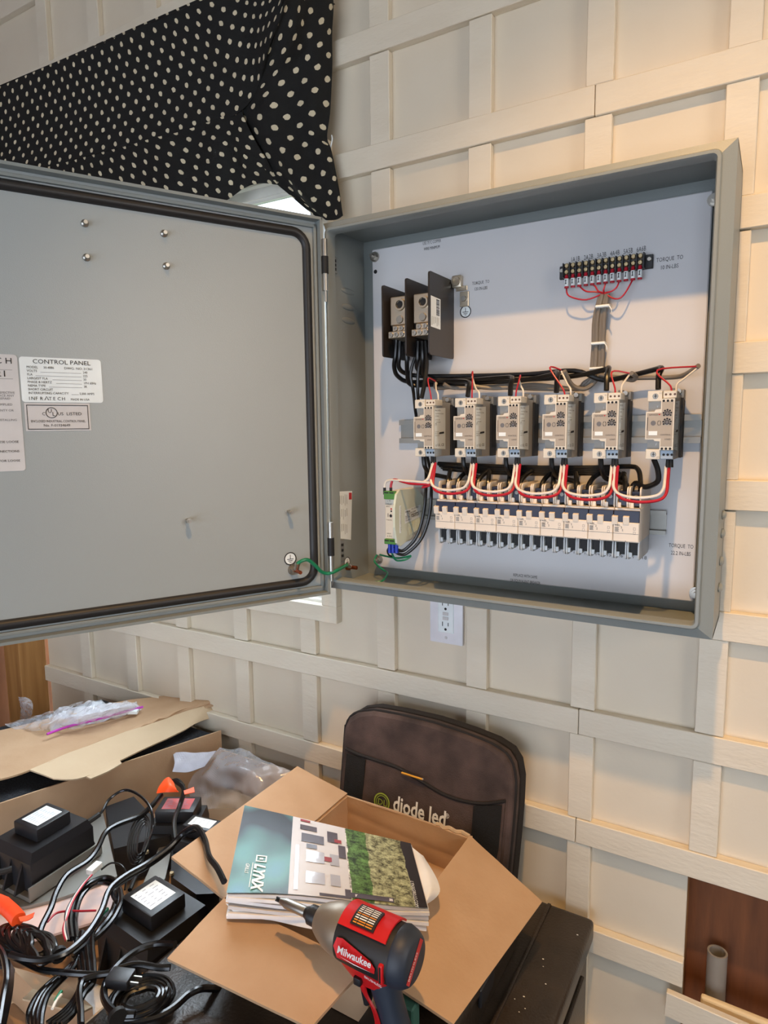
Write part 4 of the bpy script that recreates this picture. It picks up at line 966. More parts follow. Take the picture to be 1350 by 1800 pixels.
# ------------------------------------------------------------------ nylon tool case leaning on the wall
nb = V(0, -1, .18).normalized(); q0 = V(0, -.62, -7.6); PLN = (q0, nb); upv = V(0, .18, 1).normalized()
t = thing('tool_bag', 'dark brown nylon case with mesh side pockets leaning against the wall behind the box', 'bag', (.75, -.4, -7.6))
def bp_(px, py, n=0): q = at(px, py, pl=(q0+nb*n, nb)); return q
outl = [(603, 1300), (606, 1276), (613, 1261), (628, 1252), (655, 1249), (700, 1257), (760, 1271), (820, 1291), (862, 1308), (888, 1325), (900, 1345), (905, 1375), (903, 1420), (898, 1480), (890, 1560)]
F = [bp_(*q) for q in outl]
def ext(p, z): f = (z-p.z)/upv.z; return p+upv*f
F = [ext(V(-.14, F[0].y, F[0].z), -7.59)]+F+[ext(F[-1], -7.59)]
cenx = V(.75, 0, 0)
th = -.20
def offs(P, k, n):  # shrink outline towards centre of the bag and shift along the normal
    cc = q0+upv*.8+V(.75, 0, 0); return [p+(cc-p)*k+nb*n if p.z > -7.55 else V(p.x+(cc.x-p.x)*k, p.y, p.z)+nb*n for p in P]
L0 = offs(F, .05, .02); L1 = offs(F, .015, .005); L2 = offs(F, 0, -.03); L3 = offs(F, -.012, -.10); L3b = offs(F, 0, -.12); L4 = offs(F, -.006, -.135); L5 = offs(F, -.03, -.22); L6 = offs(F, .02, -.25)
g = G(); rring(g, [L2, L3, L3b]); obj('gusset', g, fabric_b, t, True)
g = G(); rring(g, [L3b, L4]); obj('zip_tape', g, fabric_t, t, True)
g = G(); rring(g, [L4, L5, L6]); g.poly(L6); obj('back_panel', g, fabric_t, t, True)
g = G(); rring(g, [L0, L1, L2]); g.poly(L0); obj('front_panel', g, fabric_b, t, True)
obj('piping', G().tube(L2, .014, 6, sub=2), fabric_t, t, True)
obj('piping', G().tube(L4, .010, 6, sub=2), fabric_t, t, True)
pk = [(608, 1316), (630, 1326), (660, 1336), (700, 1350), (740, 1373), (775, 1394), (810, 1407), (850, 1413), (888, 1408)]
P = [bp_(a, b_, .035) for a, b_ in pk]
bot_ = [ext(p, -7.57) for p in P]
g = G().surf([P, [lerp(a, b_, .5)+nb*.03 for a, b_ in zip(P, bot_)], bot_], 24, 10, .012); obj('pocket', g, fabric_b, t, True)
obj('pocket_binding', G().tube(P, .016, 6, sub=4), fabric_t, t, True)
for a, b_ in (((609, 1324), (642, 1336)), ((832, 1417), (882, 1416))):
    A_ = bp_(a[0], a[1], .062); B_ = bp_(b_[0], b_[1], .062); m_ = lerp(A_, B_, .5)
    g = G().surf([[A_, m_, B_], [ext(A_, -7.1), ext(m_, -7.1)+nb*.02, ext(B_, -7.1)], [ext(A_, -7.56), ext(m_, -7.56), ext(B_, -7.56)]], 8, 8, .01); obj('mesh_pocket', g, mesh_b, t, True, label='black mesh side pocket')
xd = (bp_(850, 1470, .07)-bp_(700, 1408, .07)); xd.z = 0; xd = V(1, 0, 0)
o = bp_(690, 1424, .078)
g = G().text('*diode led', .20, V(o.x, o.y, o.z), xd, upv, wx=.72); g.text('®', .06, V(o.x+.53, o.y, o.z+.09), xd, upv)
obj('lettering', g, ink_w, t, label='white lower-case lettering')
cc = bp_(671, 1410, .078); g = G(); n = 30
for r0, r1, a0, a1 in ((.085, .072, 0, 30), (.062, .055, 0, 30)):
    for k in range(a0, a1):
        a, b_ = 2*math.pi*k/n, 2*math.pi*(k+1)/n; g.poly([cc+xd*r_*math.cos(x_)+upv*r_*math.sin(x_) for r_, x_ in ((r0, a), (r0, b_), (r1, b_), (r1, a))])
g.text('DL', .08, cc-xd*.045-upv*.028, xd, upv); obj('logo', g, ink_gr, t, label='green circular logo')
a_, b_ = bp_(706, 1358, .07), bp_(743, 1370, .09)
t = thing('pencil', 'short yellow pencil tucked in the bag pocket edge', 'pencil', a_)
obj('shaft', G().cyl(a_, b_, .009, seg=6), pencil_m, t); obj('ferrule', G().cyl(b_, b_+(b_-a_)*.05, .010, seg=10), steel, t, True)
# ------------------------------------------------------------------ open cardboard box
t = thing('cardboard_box', 'open brown cardboard box with four spread flaps, catalogues lying on it', 'box', (.68, -1.46, -7.19))
bx0, bx1, by0, by1, bzt, bzb = .05, 1.31, -2.28, -.66, -6.8, -7.185
ct = .022
obj('base', G().box((bx0, by0, bzb), (bx1, by1, bzb+ct)), card, t)
def wavy(a, b_, z0, z1, tk, amp=0):
    return G().surf([[a, lerp(a, b_, .5), b_], [a+V(0, 0, (z1-z0)*.5), lerp(a, b_, .5)+V(0, 0, (z1-z0)*.5)+V(amp, amp*.4, 0), b_+V(0, 0, (z1-z0)*.5)], [a+V(0, 0, z1-z0), lerp(a, b_, .5)+V(0, 0, z1-z0), b_+V(0, 0, z1-z0)]], 12, 8, tk)
obj('side_panel', wavy(V(bx0, by0, bzb), V(bx0, by1, bzb), bzb, bzt, ct), card, t)
obj('side_panel', wavy(V(bx1, by0, bzb), V(bx1, by1, bzb), bzb, bzt, ct), card, t)
obj('side_panel', wavy(V(bx0, by0, bzb), V(bx1, by0, bzb), bzb, bzt, ct), card, t)
g = G().surf([[V(bx0, by1, bzb), V(.68, by1, bzb), V(bx1, by1, bzb)], [V(bx0, by1, -7.0), V(.68, by1-.03, -7.0), V(bx1, by1-.02, -7.0)], [V(bx0, by1, bzt), V(.68, by1+.0, bzt), V(bx1, by1-.03, bzt+.0)]], 30, 16, ct, lambda u, v, p: .02*noise.noise(p*4)-.012*math.exp(-((v-.62+u*.2)*14)**2))
obj('side_panel', g, card, t, True)
g = G().tube([V(bx1-.32+.04*k, by1-.01+.015*math.sin(k*2.3), bzt+.012*math.sin(k*3.1)+.005) for k in range(9)], .018, 6, sub=3); obj('torn_edge', g, card_l, t, True)
def flap(a, b_, c_, d, lab=None, bend=0.0):
    m0, m1 = lerp(a, d, .5), lerp(b_, c_, .5)
    g = G().surf([[a, lerp(a, b_, .5), b_], [m0+V(0, 0, bend), lerp(m0, m1, .5)+V(0, 0, bend*1.3), m1+V(0, 0, bend)], [d, lerp(d, c_, .5), c_]], 12, 12, -ct, lambda u, v, p: .006*noise.noise(p*5))
    obj('flap', g, card, t, True, label=lab)
flap(V(bx0, by1, bzt), V(bx0, by0, bzt), at(301, 1510, z=-6.68), at(522, 1350, z=-6.64))
flap(V(bx0, by0, bzt), V(bx1-.02, by0, bzt), at(547, 1812, z=-6.83), at(295, 1690, z=-6.86), bend=.01)
flap(V(bx1, by0, bzt), V(bx1, by1-.03, bzt), at(951, 1588, z=-7.08), at(795, 1804, z=-7.06), bend=.0)
flap(V(bx0, by1, bzt), V(bx1, by1, bzt), V(bx1, by1+.035, bzt-.30), V(bx0, by1+.035, bzt-.30))
# inner packing so the stack has something to lie on
# ------------------------------------------------------------------ catalogues
zc_ = -6.56
Q = [at(430, 1416, z=zc_), at(722, 1483, z=zc_), at(752, 1592, z=zc_), at(398, 1570, z=zc_)]
print('catalogue', [tuple(round(v, 2) for v in q) for q in Q])
t = thing('catalogue_stack', 'x', 'catalogue', (.5, -1.7, -6.8))
t['label'] = 'thick curled glossy outdoor-grill catalogue lying on the open cardboard box'
def lq4(u, v, z=0): return lerp(lerp(Q[0], Q[1], u), lerp(Q[3], Q[2], u), v)+V(0, 0, z)
def wob_(u, v): return .035*math.sin(u*3.14)*v*v-.05*max(0, v-.8)*0+.02*(1-u)*(v > .9)
pg = []
for k in range(6):
    s0 = random.uniform(-.012, .012); dz = -.034-k*.03
    g = G().surf([[lq4(u, v, dz+.02*math.sin(u*5+k)*v-.03*u*0) + V(s0, s0*.5, 0) for u in (0, .33, .66, 1)] for v in (0, .5, 1.0+.01*math.sin(k*2.1))], 24, 8, -.024)
    obj('page_block', g, paper if k % 3 else label_g, t, True)
g = G().surf([[lq4(u/24, v/6, .003+.02*math.sin(u/24*5)*v/6) for u in range(25)] for v in range(7)], 24, 6, 0); cov = obj('cover', g, cover_m, t, True, flip=False, label='glossy photo cover with dark band, white house and garden')
def cz(u, v): return lq4(u, v, .0075+.02*math.sin(u*5)*v)
ux = (Q[1]-Q[0]).normalized(); vy = (cz(.15, 1)-cz(.15, 0)).normalized()
g = G().text('**LYNX', .125, cz(.125, .70)+V(0, 0, .002), vy, ux, wx=.85)
def cq(g, u0, u1, v0, v1, dz=0): g.poly([cz(u0, v0)+V(0, 0, dz), cz(u1, v0)+V(0, 0, dz), cz(u1, v1)+V(0, 0, dz), cz(u0, v1)+V(0, 0, dz)])
for a_ in ((.125, .185, .60, .612), (.125, .185, .663, .675), (.125, .132, .612, .663), (.178, .185, .612, .663), (.145, .165, .628, .65), (.110, .114, .69, .95)): cq(g, *a_)
g.text('GRILLS', .045, cz(.075, .70), vy, ux, wx=.8); obj('cover_lettering', G().text('LYNXGRILLS.COM', .036, cz(.945, .64), vy, ux, wx=.9), ink_w, cov)
obj('cover_lettering', g, ink_w, cov)
pm = mat('print_window', (170, 172, 184), .15, coat=.6)
for a_ in ((.40, .50, .45, .60), (.40, .50, .72, .86), (.53, .58, .72, .86), (.53, .58, .45, .60), (.34, .36, .40, .95)): g = G(); cq(g, *a_); obj('cover_print', g, pm, cov)
pm = mat('print_dark', (84, 80, 92), .15, coat=.6)
for a_ in ((.36, .46, .10, .17), (.37, .50, .22, .34), (.52, .58, .12, .28), (.62, .84, .91, .97), (.60, .63, .88, .99), (.47, .60, .96, .99), (.58, .62, .30, .48), (.40, .46, .36, .42)): g = G(); cq(g, *a_); obj('cover_print', g, pm, cov)
pm = mat('print_red', (150, 60, 70), .15, coat=.6)
for a_ in ((.50, .54, .50, .56), (.56, .60, .22, .27), (.36, .42, .02, .05)): g = G(); cq(g, *a_, dz=.0005); obj('cover_print', g, pm, cov)
g = G()
for k in range(5): cq(g, .65+k*.038, .655+k*.038+.028, .925, .955, .0005)
obj('cover_print', g, mat('print_light', (214, 208, 214), .15, coat=.6), cov)
# curled loose sheets
g = G().surf([[lq4(.02, 1.0, -.11), lq4(.3, 1.03, -.12), lq4(.6, 1.06, -.13), lq4(.9, 1.10, -.12)],
              [lq4(.03, 1.12, -.10), lq4(.3, 1.15, -.20), lq4(.6, 1.2, -.21), lq4(.9, 1.25, -.12)]], 30, 8, -.006)
g = G().surf([[at(*q, z=z_) for q, z_ in (((397, 1588), -6.66), ((470, 1598), -6.70), ((560, 1608), -6.70), ((640, 1600), -6.68), ((700, 1592), -6.66))],
              [at(*q, z=z_) for q, z_ in (((420, 1612), -6.74), ((480, 1618), -6.76), ((560, 1634), -6.78), ((630, 1628), -6.76), ((690, 1612), -6.72))]], 30, 8, -.006)
obj('loose_page', g, paper, t, True, label='white page with table print curling out of the stack')
g = G().surf([[at(*q, z=z_) for q, z_ in (((718, 1484), -6.60), ((730, 1530), -6.60), ((742, 1580), -6.60), ((735, 1606), -6.62))],
              [at(*q, z=z_) for q, z_ in (((738, 1500), -6.62), ((752, 1535), -6.60), ((756, 1572), -6.58), ((735, 1606), -6.64))],
              [at(*q, z=z_) for q, z_ in (((744, 1504), -6.68), ((771, 1552), -6.66), ((764, 1580), -6.66), ((700, 1616), -6.70))]], 16, 14, -.006)
obj('loose_page', g, paper, t, True)
g = G()
for k in range(6): p_ = at(610+k*22, 1597, z=-6.659); 
g = G().text('TABLE 4', .03, at(455, 1612, z=-6.715), ux, -vy)
# ------------------------------------------------------------------ impact driver
AX = V(-1, 0, 0)
t = thing('impact_driver', 'red and black cordless impact driver standing on its battery in front of the cardboard box', 'power drill', (1.35, -2.43, -7.19))
zc, yc = -6.43, -2.43
tip = at(487, 1582, y=yc); rear = at(722, 1690, y=yc)
zc = -6.44; xt = at(487, 1582, z=zc).x; xr = at(728, 1692, z=zc).x
print('drill', tip, rear, xt, xr)
x0 = xr-.0   # rear
def rx(f): return V(x0-f, yc, zc)
def lath(name, prof, m, seg=28, cap=True, par=None, lab=None, sx=1): return obj(name, G().lathe(rx(0), AX, prof, seg, cap), m, par or t, True, label=lab)
R0 = .165
mot = lath('motor_housing', [(0, .09), (.012, .125), (.05, .155), (.12, R0), (.32, R0), (.46, .160), (.50, .150)], rub)
lath('rear_cap', [(-.004, .125), (.005, .138), (.035, .158), (.085, .172), (.10, .168)], rub_b, par=mot)
gb = lath('gear_case', [(.44, .155), (.50, .158), (.56, .145), (.64, .110), (.68, .085), (.685, .06)], magn, lab='bare metal gear case nose')
lath('chuck_collar', [(.67, .055), (.69, .062), (.75, .060), (.765, .045), (.79, .034)], blackp)
bit = lath('driver_bit', [(.77, .029), (.80, .033), (.95, .032), (.975, .024), (1.0, .018)], steel, seg=12)
g = G()
for k in range(4):
    a = k*math.pi/2; g.obox(rx(1.01)+V(0, math.cos(a)*.008, math.sin(a)*.008), V(.022, 0, 0), V(0, math.cos(a), math.sin(a))*.009, V(0, -math.sin(a), math.cos(a))*.004)
obj('bit_tip', g, blackm, bit)
def sector(name, f0, f1, a0, a1, dr, m, par, lab=None, n=10, tk=.012):
    """curved shell patch on the motor housing; angle measured from up (90) towards the room (0)"""
    g = G()
    P = [[rx(lerp(f0, f1, i/4))+V(0, -math.cos(math.radians(lerp(a0, a1, j/n))), math.sin(math.radians(lerp(a0, a1, j/n))))*(R0+dr) for j in range(n+1)] for i in range(5)]
    g.surf(P, 2*n, 6, tk); o = obj(name, g, m, par, True, label=lab); return o
sector('top_cover', .13, .46, 50, 142, .006, red_p, t, 'red top cover')
lb = sector('warning_label', .22, .38, 58, 100, .021, blackp, t, 'black warning label with orange print')
def onr(f, a, dr): return rx(f)+V(0, -math.cos(math.radians(a)), math.sin(math.radians(a)))*(R0+dr)
g = G(); g2 = G()
for k in range(9):
    a = 61+k*4.2; gg = g2 if k in (0, 1, 4) else g
    for f0, f1 in ((.235, .28), (.285, .335), (.34, .365)): gg.poly([onr(f0, a, .0345), onr(f1, a, .0345), onr(f1, a+2, .0345), onr(f0, a+2, .0345)])
obj('label_print', g, ink_w, lb); obj('label_print', g2, ink_o, lb)
# side badge
def side(f, z, n=0):
    zz = z; yy = math.sqrt(max(0, (R0+n)**2-zz**2)); return rx(f)+V(0, -yy, zz)
bd = [(.10+.34, -.005), (.10+.345, .05), (.43, .075), (.20, .045), (.155, .005), (.16, -.03), (.42, -.035)]
bd = [(.455, .035), (.44, .085), (.40, .09), (.20, .045), (.165, .015), (.17, -.02), (.43, -.03)]
g = G().poly([side(f, z, .012) for f, z in bd]); bdo = obj('badge', g, red_p, t, label='red side badge with white script lettering')
g = G().text('*Milwaukee', .085, side(.425, .012, .018), V(1, 0, 0), V(.28, -.12, 1), wx=.64)
g.poly([side(.41, -.005, .018), side(.30, -.012, .018), side(.19, -.014, .018), side(.30, -.019, .018)])
obj('badge_lettering', g, ink_w, bdo)
g = G().text('BRUSHLESS', .032, V(x0+.0085, yc-.085, zc-.062), V(0, .72, .69), V(0, -.69, .72), wx=.95)
pl = G().poly([V(x0+.0065, yc-.082, zc-.095)+a for a in (V(0, 0, 0), V(0, .175, .165), V(0, .14, .205), V(0, -.035, .04))]); obj('rear_plate', pl, red_p, t); obj('rear_lettering', g, ink_w, t)
g = G().box((x0-.145, yc-.178, zc-.07), (x0-.115, yc-.14, zc+.05), .01, 2); obj('vent_surround', g, red_p, t, True)
g = G().box((x0-.138, yc-.182, zc-.06), (x0-.126, yc-.15, zc+.04), .003, 1); obj('vent_slot', g, blackm, t)
# under-body, trigger guard, handle, battery
def loft(name, secs, m, seg=20, lab=None, par=None):
    """secs: (x, y, z, half length x, half width y)"""
    g = G(); L_ = []
    for x, y, z, a, b_ in secs:
        L_.append([V(x+a*math.copysign(abs(math.cos(2*math.pi*k/seg))**.8, math.cos(2*math.pi*k/seg)), y+b_*math.copysign(abs(math.sin(2*math.pi*k/seg))**.8, math.sin(2*math.pi*k/seg)), z) for k in range(seg)])
    rring(g, L_); g.poly(L_[0]); g.poly(L_[-1]); return obj(name, g, m, par or t, True, label=lab)
ub = loft('lower_body', [(x0-.32, yc, zc-.05, .20, .12), (x0-.31, yc, zc-.13, .20, .125), (x0-.30, yc, zc-.18, .17, .105), (x0-.29, yc, zc-.23, .13, .085)], red_p, lab='red lower housing above the trigger')
g = G().text('BRUSHLESS', .022, V(x0-.27, yc-.128, zc-.125), V(1, 0, -.12), V(0, 0, 1), wx=1.1); obj('lettering', g, ink_w, ub)
loft('handle', [(x0-.23, yc, zc-.14, .10, .085), (x0-.21, yc, zc-.22, .095, .082), (x0-.18, yc, zc-.32, .085, .080), (x0-.14, yc, zc-.44, .085, .078), (x0-.12, yc, zc-.52, .10, .085), (x0-.13, yc, zc-.57, .15, .11)], rub_b, lab='blue-black rubber grip')
g = G().surf([[V(x0-.40+.0, yc-.04, zc-.18), V(x0-.36, yc-.075, zc-.19), V(x0-.30, yc-.088, zc-.19)], [V(x0-.35, yc-.05, zc-.28), V(x0-.32, yc-.078, zc-.28), V(x0-.28, yc-.09, zc-.28)],
              [V(x0-.29, yc-.05, zc-.36), V(x0-.26, yc-.075, zc-.36), V(x0-.225, yc-.088, zc-.36)], [V(x0-.25, yc-.05, zc-.46), V(x0-.23, yc-.075, zc-.46), V(x0-.19, yc-.088, zc-.46)], [V(x0-.26, yc-.06, zc-.56), V(x0-.22, yc-.1, zc-.56), V(x0-.17, yc-.112, zc-.56)]], 8, 24, .012)
obj('handle_shell', g, red_p, t, True, label='red front strip of the handle')
loft('trigger', [(x0-.37, yc, zc-.20, .045, .035), (x0-.345, yc, zc-.28, .035, .035), (x0-.33, yc, zc-.36, .035, .035), (x0-.33, yc, zc-.42, .02, .03)], blackp)
obj('direction_switch', G().box((x0-.345, yc-.135, zc-.20), (x0-.295, yc-.10, zc-.15), .008, 2), blackp, t, True)
bt = obj('battery', G().box((x0-.40, yc-.15, -7.188), (x0+.10, yc+.13, zc-.57), .03, 2), blackp, t, True)
obj('battery_band', G().box((x0-.405, yc-.155, -7.11), (x0+.105, yc+.135, -7.08), .01, 1), red_p, bt)
# small teal wedge behind the grip
tag(obj('putty_knife', G().box((1.44, -2.24, -7.189), (1.60, -2.14, -6.98), .01, 1), teal_m), 'small teal plastic piece standing behind the driver grip', 'plastic piece')
# ------------------------------------------------------------------ shallow cardboard tray with transformers
t = thing('cardboard_tray', 'long shallow brown cardboard tray holding transformers and cables at lower left', 'box', (-1.3, -2, -7.63))
TZ = -7.05
obj('base', G().prism([V(-3.40, -3.9, -7.63), V(-.40, -3.9, -7.63), V(-.40, -.12, -7.63), V(-2.14, -.12, -7.63)], (0, 0, .03)), card, t)
g = G().surf([[V(-3.42, -4.0, -7.62), V(-2.77, -2, -7.62), V(-2.14, -.10, -7.62)], [V(-3.46, -4.0, -6.90), V(-2.79, -2, -6.90), V(-2.14, -.10, -6.90)]], 20, 4, .02); obj('side_panel', g, card, t, True)
obj('side_panel', G().box((-2.14, -.10, -7.62), (-.55, -.08, -7.15)), card, t)
obj('side_panel', G().box((-.42, -3.9, -7.62), (-.40, -.9, -7.3)), card, t)
g = G()
a_ = at(176, 1745, z=-7.597); b_ = at(212, 1650, z=-7.597); g.poly([a_, a_+V(.02, 0, 0), b_+V(.02, 0, 0), b_]); obj('red_mark', g, ink_r, t)
t = thing('small_carton', 'small plain carton at the bottom left corner under the cables', 'box', (-1.2, -3.2, -7.6))
cA = at(17, 1698, z=-7.3); cB = at(58, 1738, z=-7.3); cC = at(250, 1700, z=-7.3)
dx = (cB-cA); g = G().prism([cA, cB, cB+V(.5, .12, 0), cA+V(.5, .12, 0)], (0, 0, -.29)); obj('body', g, card, t)
obj('flap', G().prism([cB, cB+V(.5, .12, 0), cB+V(.55, .0, .08), cB+V(.08, -.12, .06)], (0, 0, -.015)), card_l, t)
# black padded slab and carton left of the tray, with a sheet and a zip bag on top
t = thing('foam_slab', 'black felt-covered slab on a carton, left of the tray under the cardboard sheet', 'foam slab', (-4, -1.8, -7.2))
obj('slab', G().prism([V(-3.54, -4.0, -7.2), V(-2.24, -.14, -7.2), V(-4.3, -.14, -7.2), V(-5.5, -4.0, -7.2)], (0, 0, .25)), foam, t)
tag(obj('carton', G().prism([V(-3.54, -4.0, -7.63), V(-2.24, -.14, -7.63), V(-4.3, -.14, -7.63), V(-5.5, -4.0, -7.63)], (0, 0, .425)), card), 'low wide carton carrying the black felt slab', 'box')
zs = -6.80
sh = [[(-60, 1300, -6.78), (60, 1272, -6.78), (170, 1243, -6.80), (270, 1227, -6.80), (330, 1223, -6.74), (368, 1220, -6.66), (372, 1221, -6.65)],
      [(-60, 1330, -6.78), (50, 1305, -6.78), (165, 1272, -6.80), (270, 1248, -6.79), (330, 1240, -6.73), (385, 1228, -6.67), (398, 1232, -6.72)],
      [(-60, 1385, -6.78), (20, 1367, -6.79), (75, 1347, -6.79), (160, 1312, -6.79), (240, 1281, -6.78), (330, 1247, -6.74), (402, 1240, -6.80)]]
g = G().surf([[at(a, b_, z=z_) for a, b_, z_ in r] for r in sh], 40, 14, -.018, lambda u, v, p: .008*noise.noise(p*3))
t = thing('cardboard_sheet', 'large curled brown cardboard sheet lying on the black slab at left', 'cardboard sheet', (-3.4, -1, -6.9))
obj('sheet', g, card, t, True)
g = G().surf([[at(*q, z=z_) for q, z_ in (((340, 1222), -6.73), ((371, 1219), -6.66), ((384, 1230), -6.72), ((372, 1242), -6.80))], [at(*q, z=z_) for q, z_ in (((360, 1245), -6.74), ((403, 1238), -6.72), ((402, 1256), -6.84), ((383, 1266), -6.88))]], 14, 4, -.018)
obj('curled_end', g, card, t, True)
fl = [[(52, 1356, -6.785), (110, 1330, -6.785), (200, 1296, -6.785), (300, 1258, -6.765), (372, 1238, -6.725), (403, 1240, -6.80)],
      [(95, 1371, -6.83), (148, 1368, -6.84), (228, 1330, -6.86), (318, 1288, -6.85), (352, 1268, -6.85), (392, 1258, -6.88)]]
g = G().surf([[at(a, b_, z=z_) for a, b_, z_ in r] for r in fl], 30, 8, -.016, lambda u, v, p: .006*noise.noise(p*5)); obj('folded_edge', g, card_l, t, True, label='paler folded-down front edge')
g = G().surf([[at(*q, z=-6.84) for q in ((137, 1362), (170, 1352), (208, 1335))], [at(*q, z=-6.85) for q in ((160, 1371), (190, 1358), (214, 1344))]], 6, 4, -.016); obj('tab', g, card_l, t)
# zip bag
t = thing('zip_bag', 'clear zip bag with a purple slider lying on the cardboard sheet', 'plastic bag', (-3.6, -.9, -6.78))
zb = [[(88, 1284, -6.74), (130, 1278, -6.74), (180, 1266, -6.74), (225, 1254, -6.74), (250, 1247, -6.74)],
      [(86, 1262, -6.66), (130, 1258, -6.55), (180, 1250, -6.54), (220, 1242, -6.60), (246, 1240, -6.70)],
      [(100, 1246, -6.68), (140, 1237, -6.56), (180, 1232, -6.56), (215, 1232, -6.62), (240, 1233, -6.70)]]
def crump(u, v, p): return .05*noise.noise(p*6)+.03*noise.noise(p*14)
g = G().surf([[at(a, b_, z=z_) for a, b_, z_ in r] for r in zb], 44, 26, 0, crump); obj('film', g, film_z, t, flip=False)
g = G().surf([[at(a, b_, z=-6.77) for a, b_ in r] for r in (((88, 1284), (180, 1268), (248, 1249)), ((100, 1262), (180, 1248), (246, 1243)), ((110, 1250), (180, 1238), (240, 1238)))], 30, 14, 0, lambda u, v, p: .03*noise.noise(p*9)); obj('contents', g, bubble, t, label='crumpled white plastic inside the bag')
P = [at(a, b_, z=-6.73) for a, b_ in ((84, 1293), (120, 1280), (160, 1270), (205, 1258), (252, 1245))]
obj('zip_strip', G().tube([p+V(.02, -.02, .03) for p in P], .014, 6), purple, t, True, label='purple zip strip')
obj('slider', G().obox(at(234, 1251, z=-6.72), V(.05, .03, 0), V(-.02, .03, 0), V(0, 0, .02), .005), label_w, t)
t = thing('poly_bag', 'thin clear bag spread at the left beside the zip bag', 'plastic bag', (-4.1, -1, -6.78))
g = G().surf([[at(a, b_, z=z_) for a, b_, z_ in r] for r in (((8, 1273, -6.76), (50, 1262, -6.76), (90, 1250, -6.72), (150, 1232, -6.68)), ((20, 1280, -6.76), (60, 1275, -6.70), (88, 1268, -6.62), (120, 1250, -6.6)), ((30, 1283, -6.76), (60, 1284, -6.76), (84, 1284, -6.74), (100, 1270, -6.66)))], 30, 18, 0, lambda u, v, p: .03*noise.noise(p*8)); obj('film', g, film, t, flip=False)
t = thing('plastic_wrap', 'small clear crumpled wrap standing in front of the wooden post at far left', 'plastic wrap', (-5.4, -.6, -6.9))
g = G().surf([[at(a, b_, y=-.65) for a, b_ in ((32, 1225), (44, 1226), (56, 1232))], [at(a, b_, y=-.75) for a, b_ in ((36, 1245), (46, 1240), (58, 1246))], [at(a, b_, y=-.65) for a, b_ in ((36, 1262), (46, 1264), (54, 1262))]], 10, 12, .004, lambda u, v, p: .02*noise.noise(p*12)); obj('film', g, film, t, flip=False)
# film over the back end of the tray
t = thing('plastic_film', 'crumpled clear plastic film draped over the back end of the tray beside the cardboard box', 'plastic bag', (-1.4, -.6, -7.2))
r_ = [[(385, 1312, -6.95), (430, 1318, -6.9), (480, 1340, -6.9), (515, 1356, -6.95)], [(355, 1350, -7.1), (410, 1348, -6.95), (460, 1362, -6.95), (500, 1380, -7.05)],
      [(330, 1385, -7.25), (390, 1382, -7.15), (440, 1392, -7.1), (470, 1405, -7.15)], [(345, 1425, -7.4), (390, 1420, -7.35), (425, 1420, -7.3), (440, 1425, -7.3)]]
g = G().surf([[at(a, b_, z=z_) for a, b_, z_ in r] for r in r_], 50, 44, 0, lambda u, v, p: .06*noise.noise(p*3)+.03*noise.noise(p*8)); obj('film', g, film, t, flip=False)
t = thing('tissue_sheet', 'torn whitish foam sheet hanging over the tray edge', 'packing sheet', (-2.2, -.7, -7))
r_ = [[(300, 1321, -6.98), (335, 1322, -6.96), (376, 1318, -6.92)], [(304, 1340, -7.02), (338, 1336, -6.98), (366, 1332, -6.94)], [(299, 1354, -7.06), (325, 1357, -7.06), (356, 1346, -7.0)]]
g = G().surf([[at(a, b_, z=z_)+V(.03, 0, 0) for a, b_, z_ in r] for r in r_], 20, 14, .008, lambda u, v, p: .02*noise.noise(p*7)); obj('sheet', g, bubble, t, flip=False)
# grey-white plate under the big transformer
g = G().surf([[at(a, b_, z=-7.245) for a, b_ in ((180, 1424), (90, 1480), (-40, 1545))], [at(a, b_, z=-7.245) for a, b_ in ((206, 1540), (100, 1580), (-20, 1606))]], 6, 4, -.03)
tag(obj('metal_plate', g, steel_dull), 'pale galvanised metal plate under the large transformer at left', 'metal plate')
g = G().surf([[at(a, b_, z=-7.27) for a, b_ in ((200, 1545), (90, 1578), (-40, 1605))], [at(a, b_, z=-7.29) for a, b_ in ((230, 1600), (100, 1640), (-40, 1680))]], 6, 4, -.02)
tag(obj('paper_sheet', g, mat('pinkish_paper', (214, 186, 176), .6)), 'pinkish cardboard insert between the metal plate and the cables', 'cardboard insert')
def basis(ca, cb, cc, z):
    """cap corners: ca near corner, cb along first side, cc along second side"""
    a, b_, c_ = at(*ca, z=z), at(*cb, z=z), at(*cc, z=z)
    e = (b_-a); l1 = e.length; e.normalize(); f = c_-a; l2 = abs(f.length); f = f-e*f.dot(e); f.normalize()
    return a, e, f, l1, l2
mat_pale = mat('pale_blue_ink', (150, 156, 170), .6)
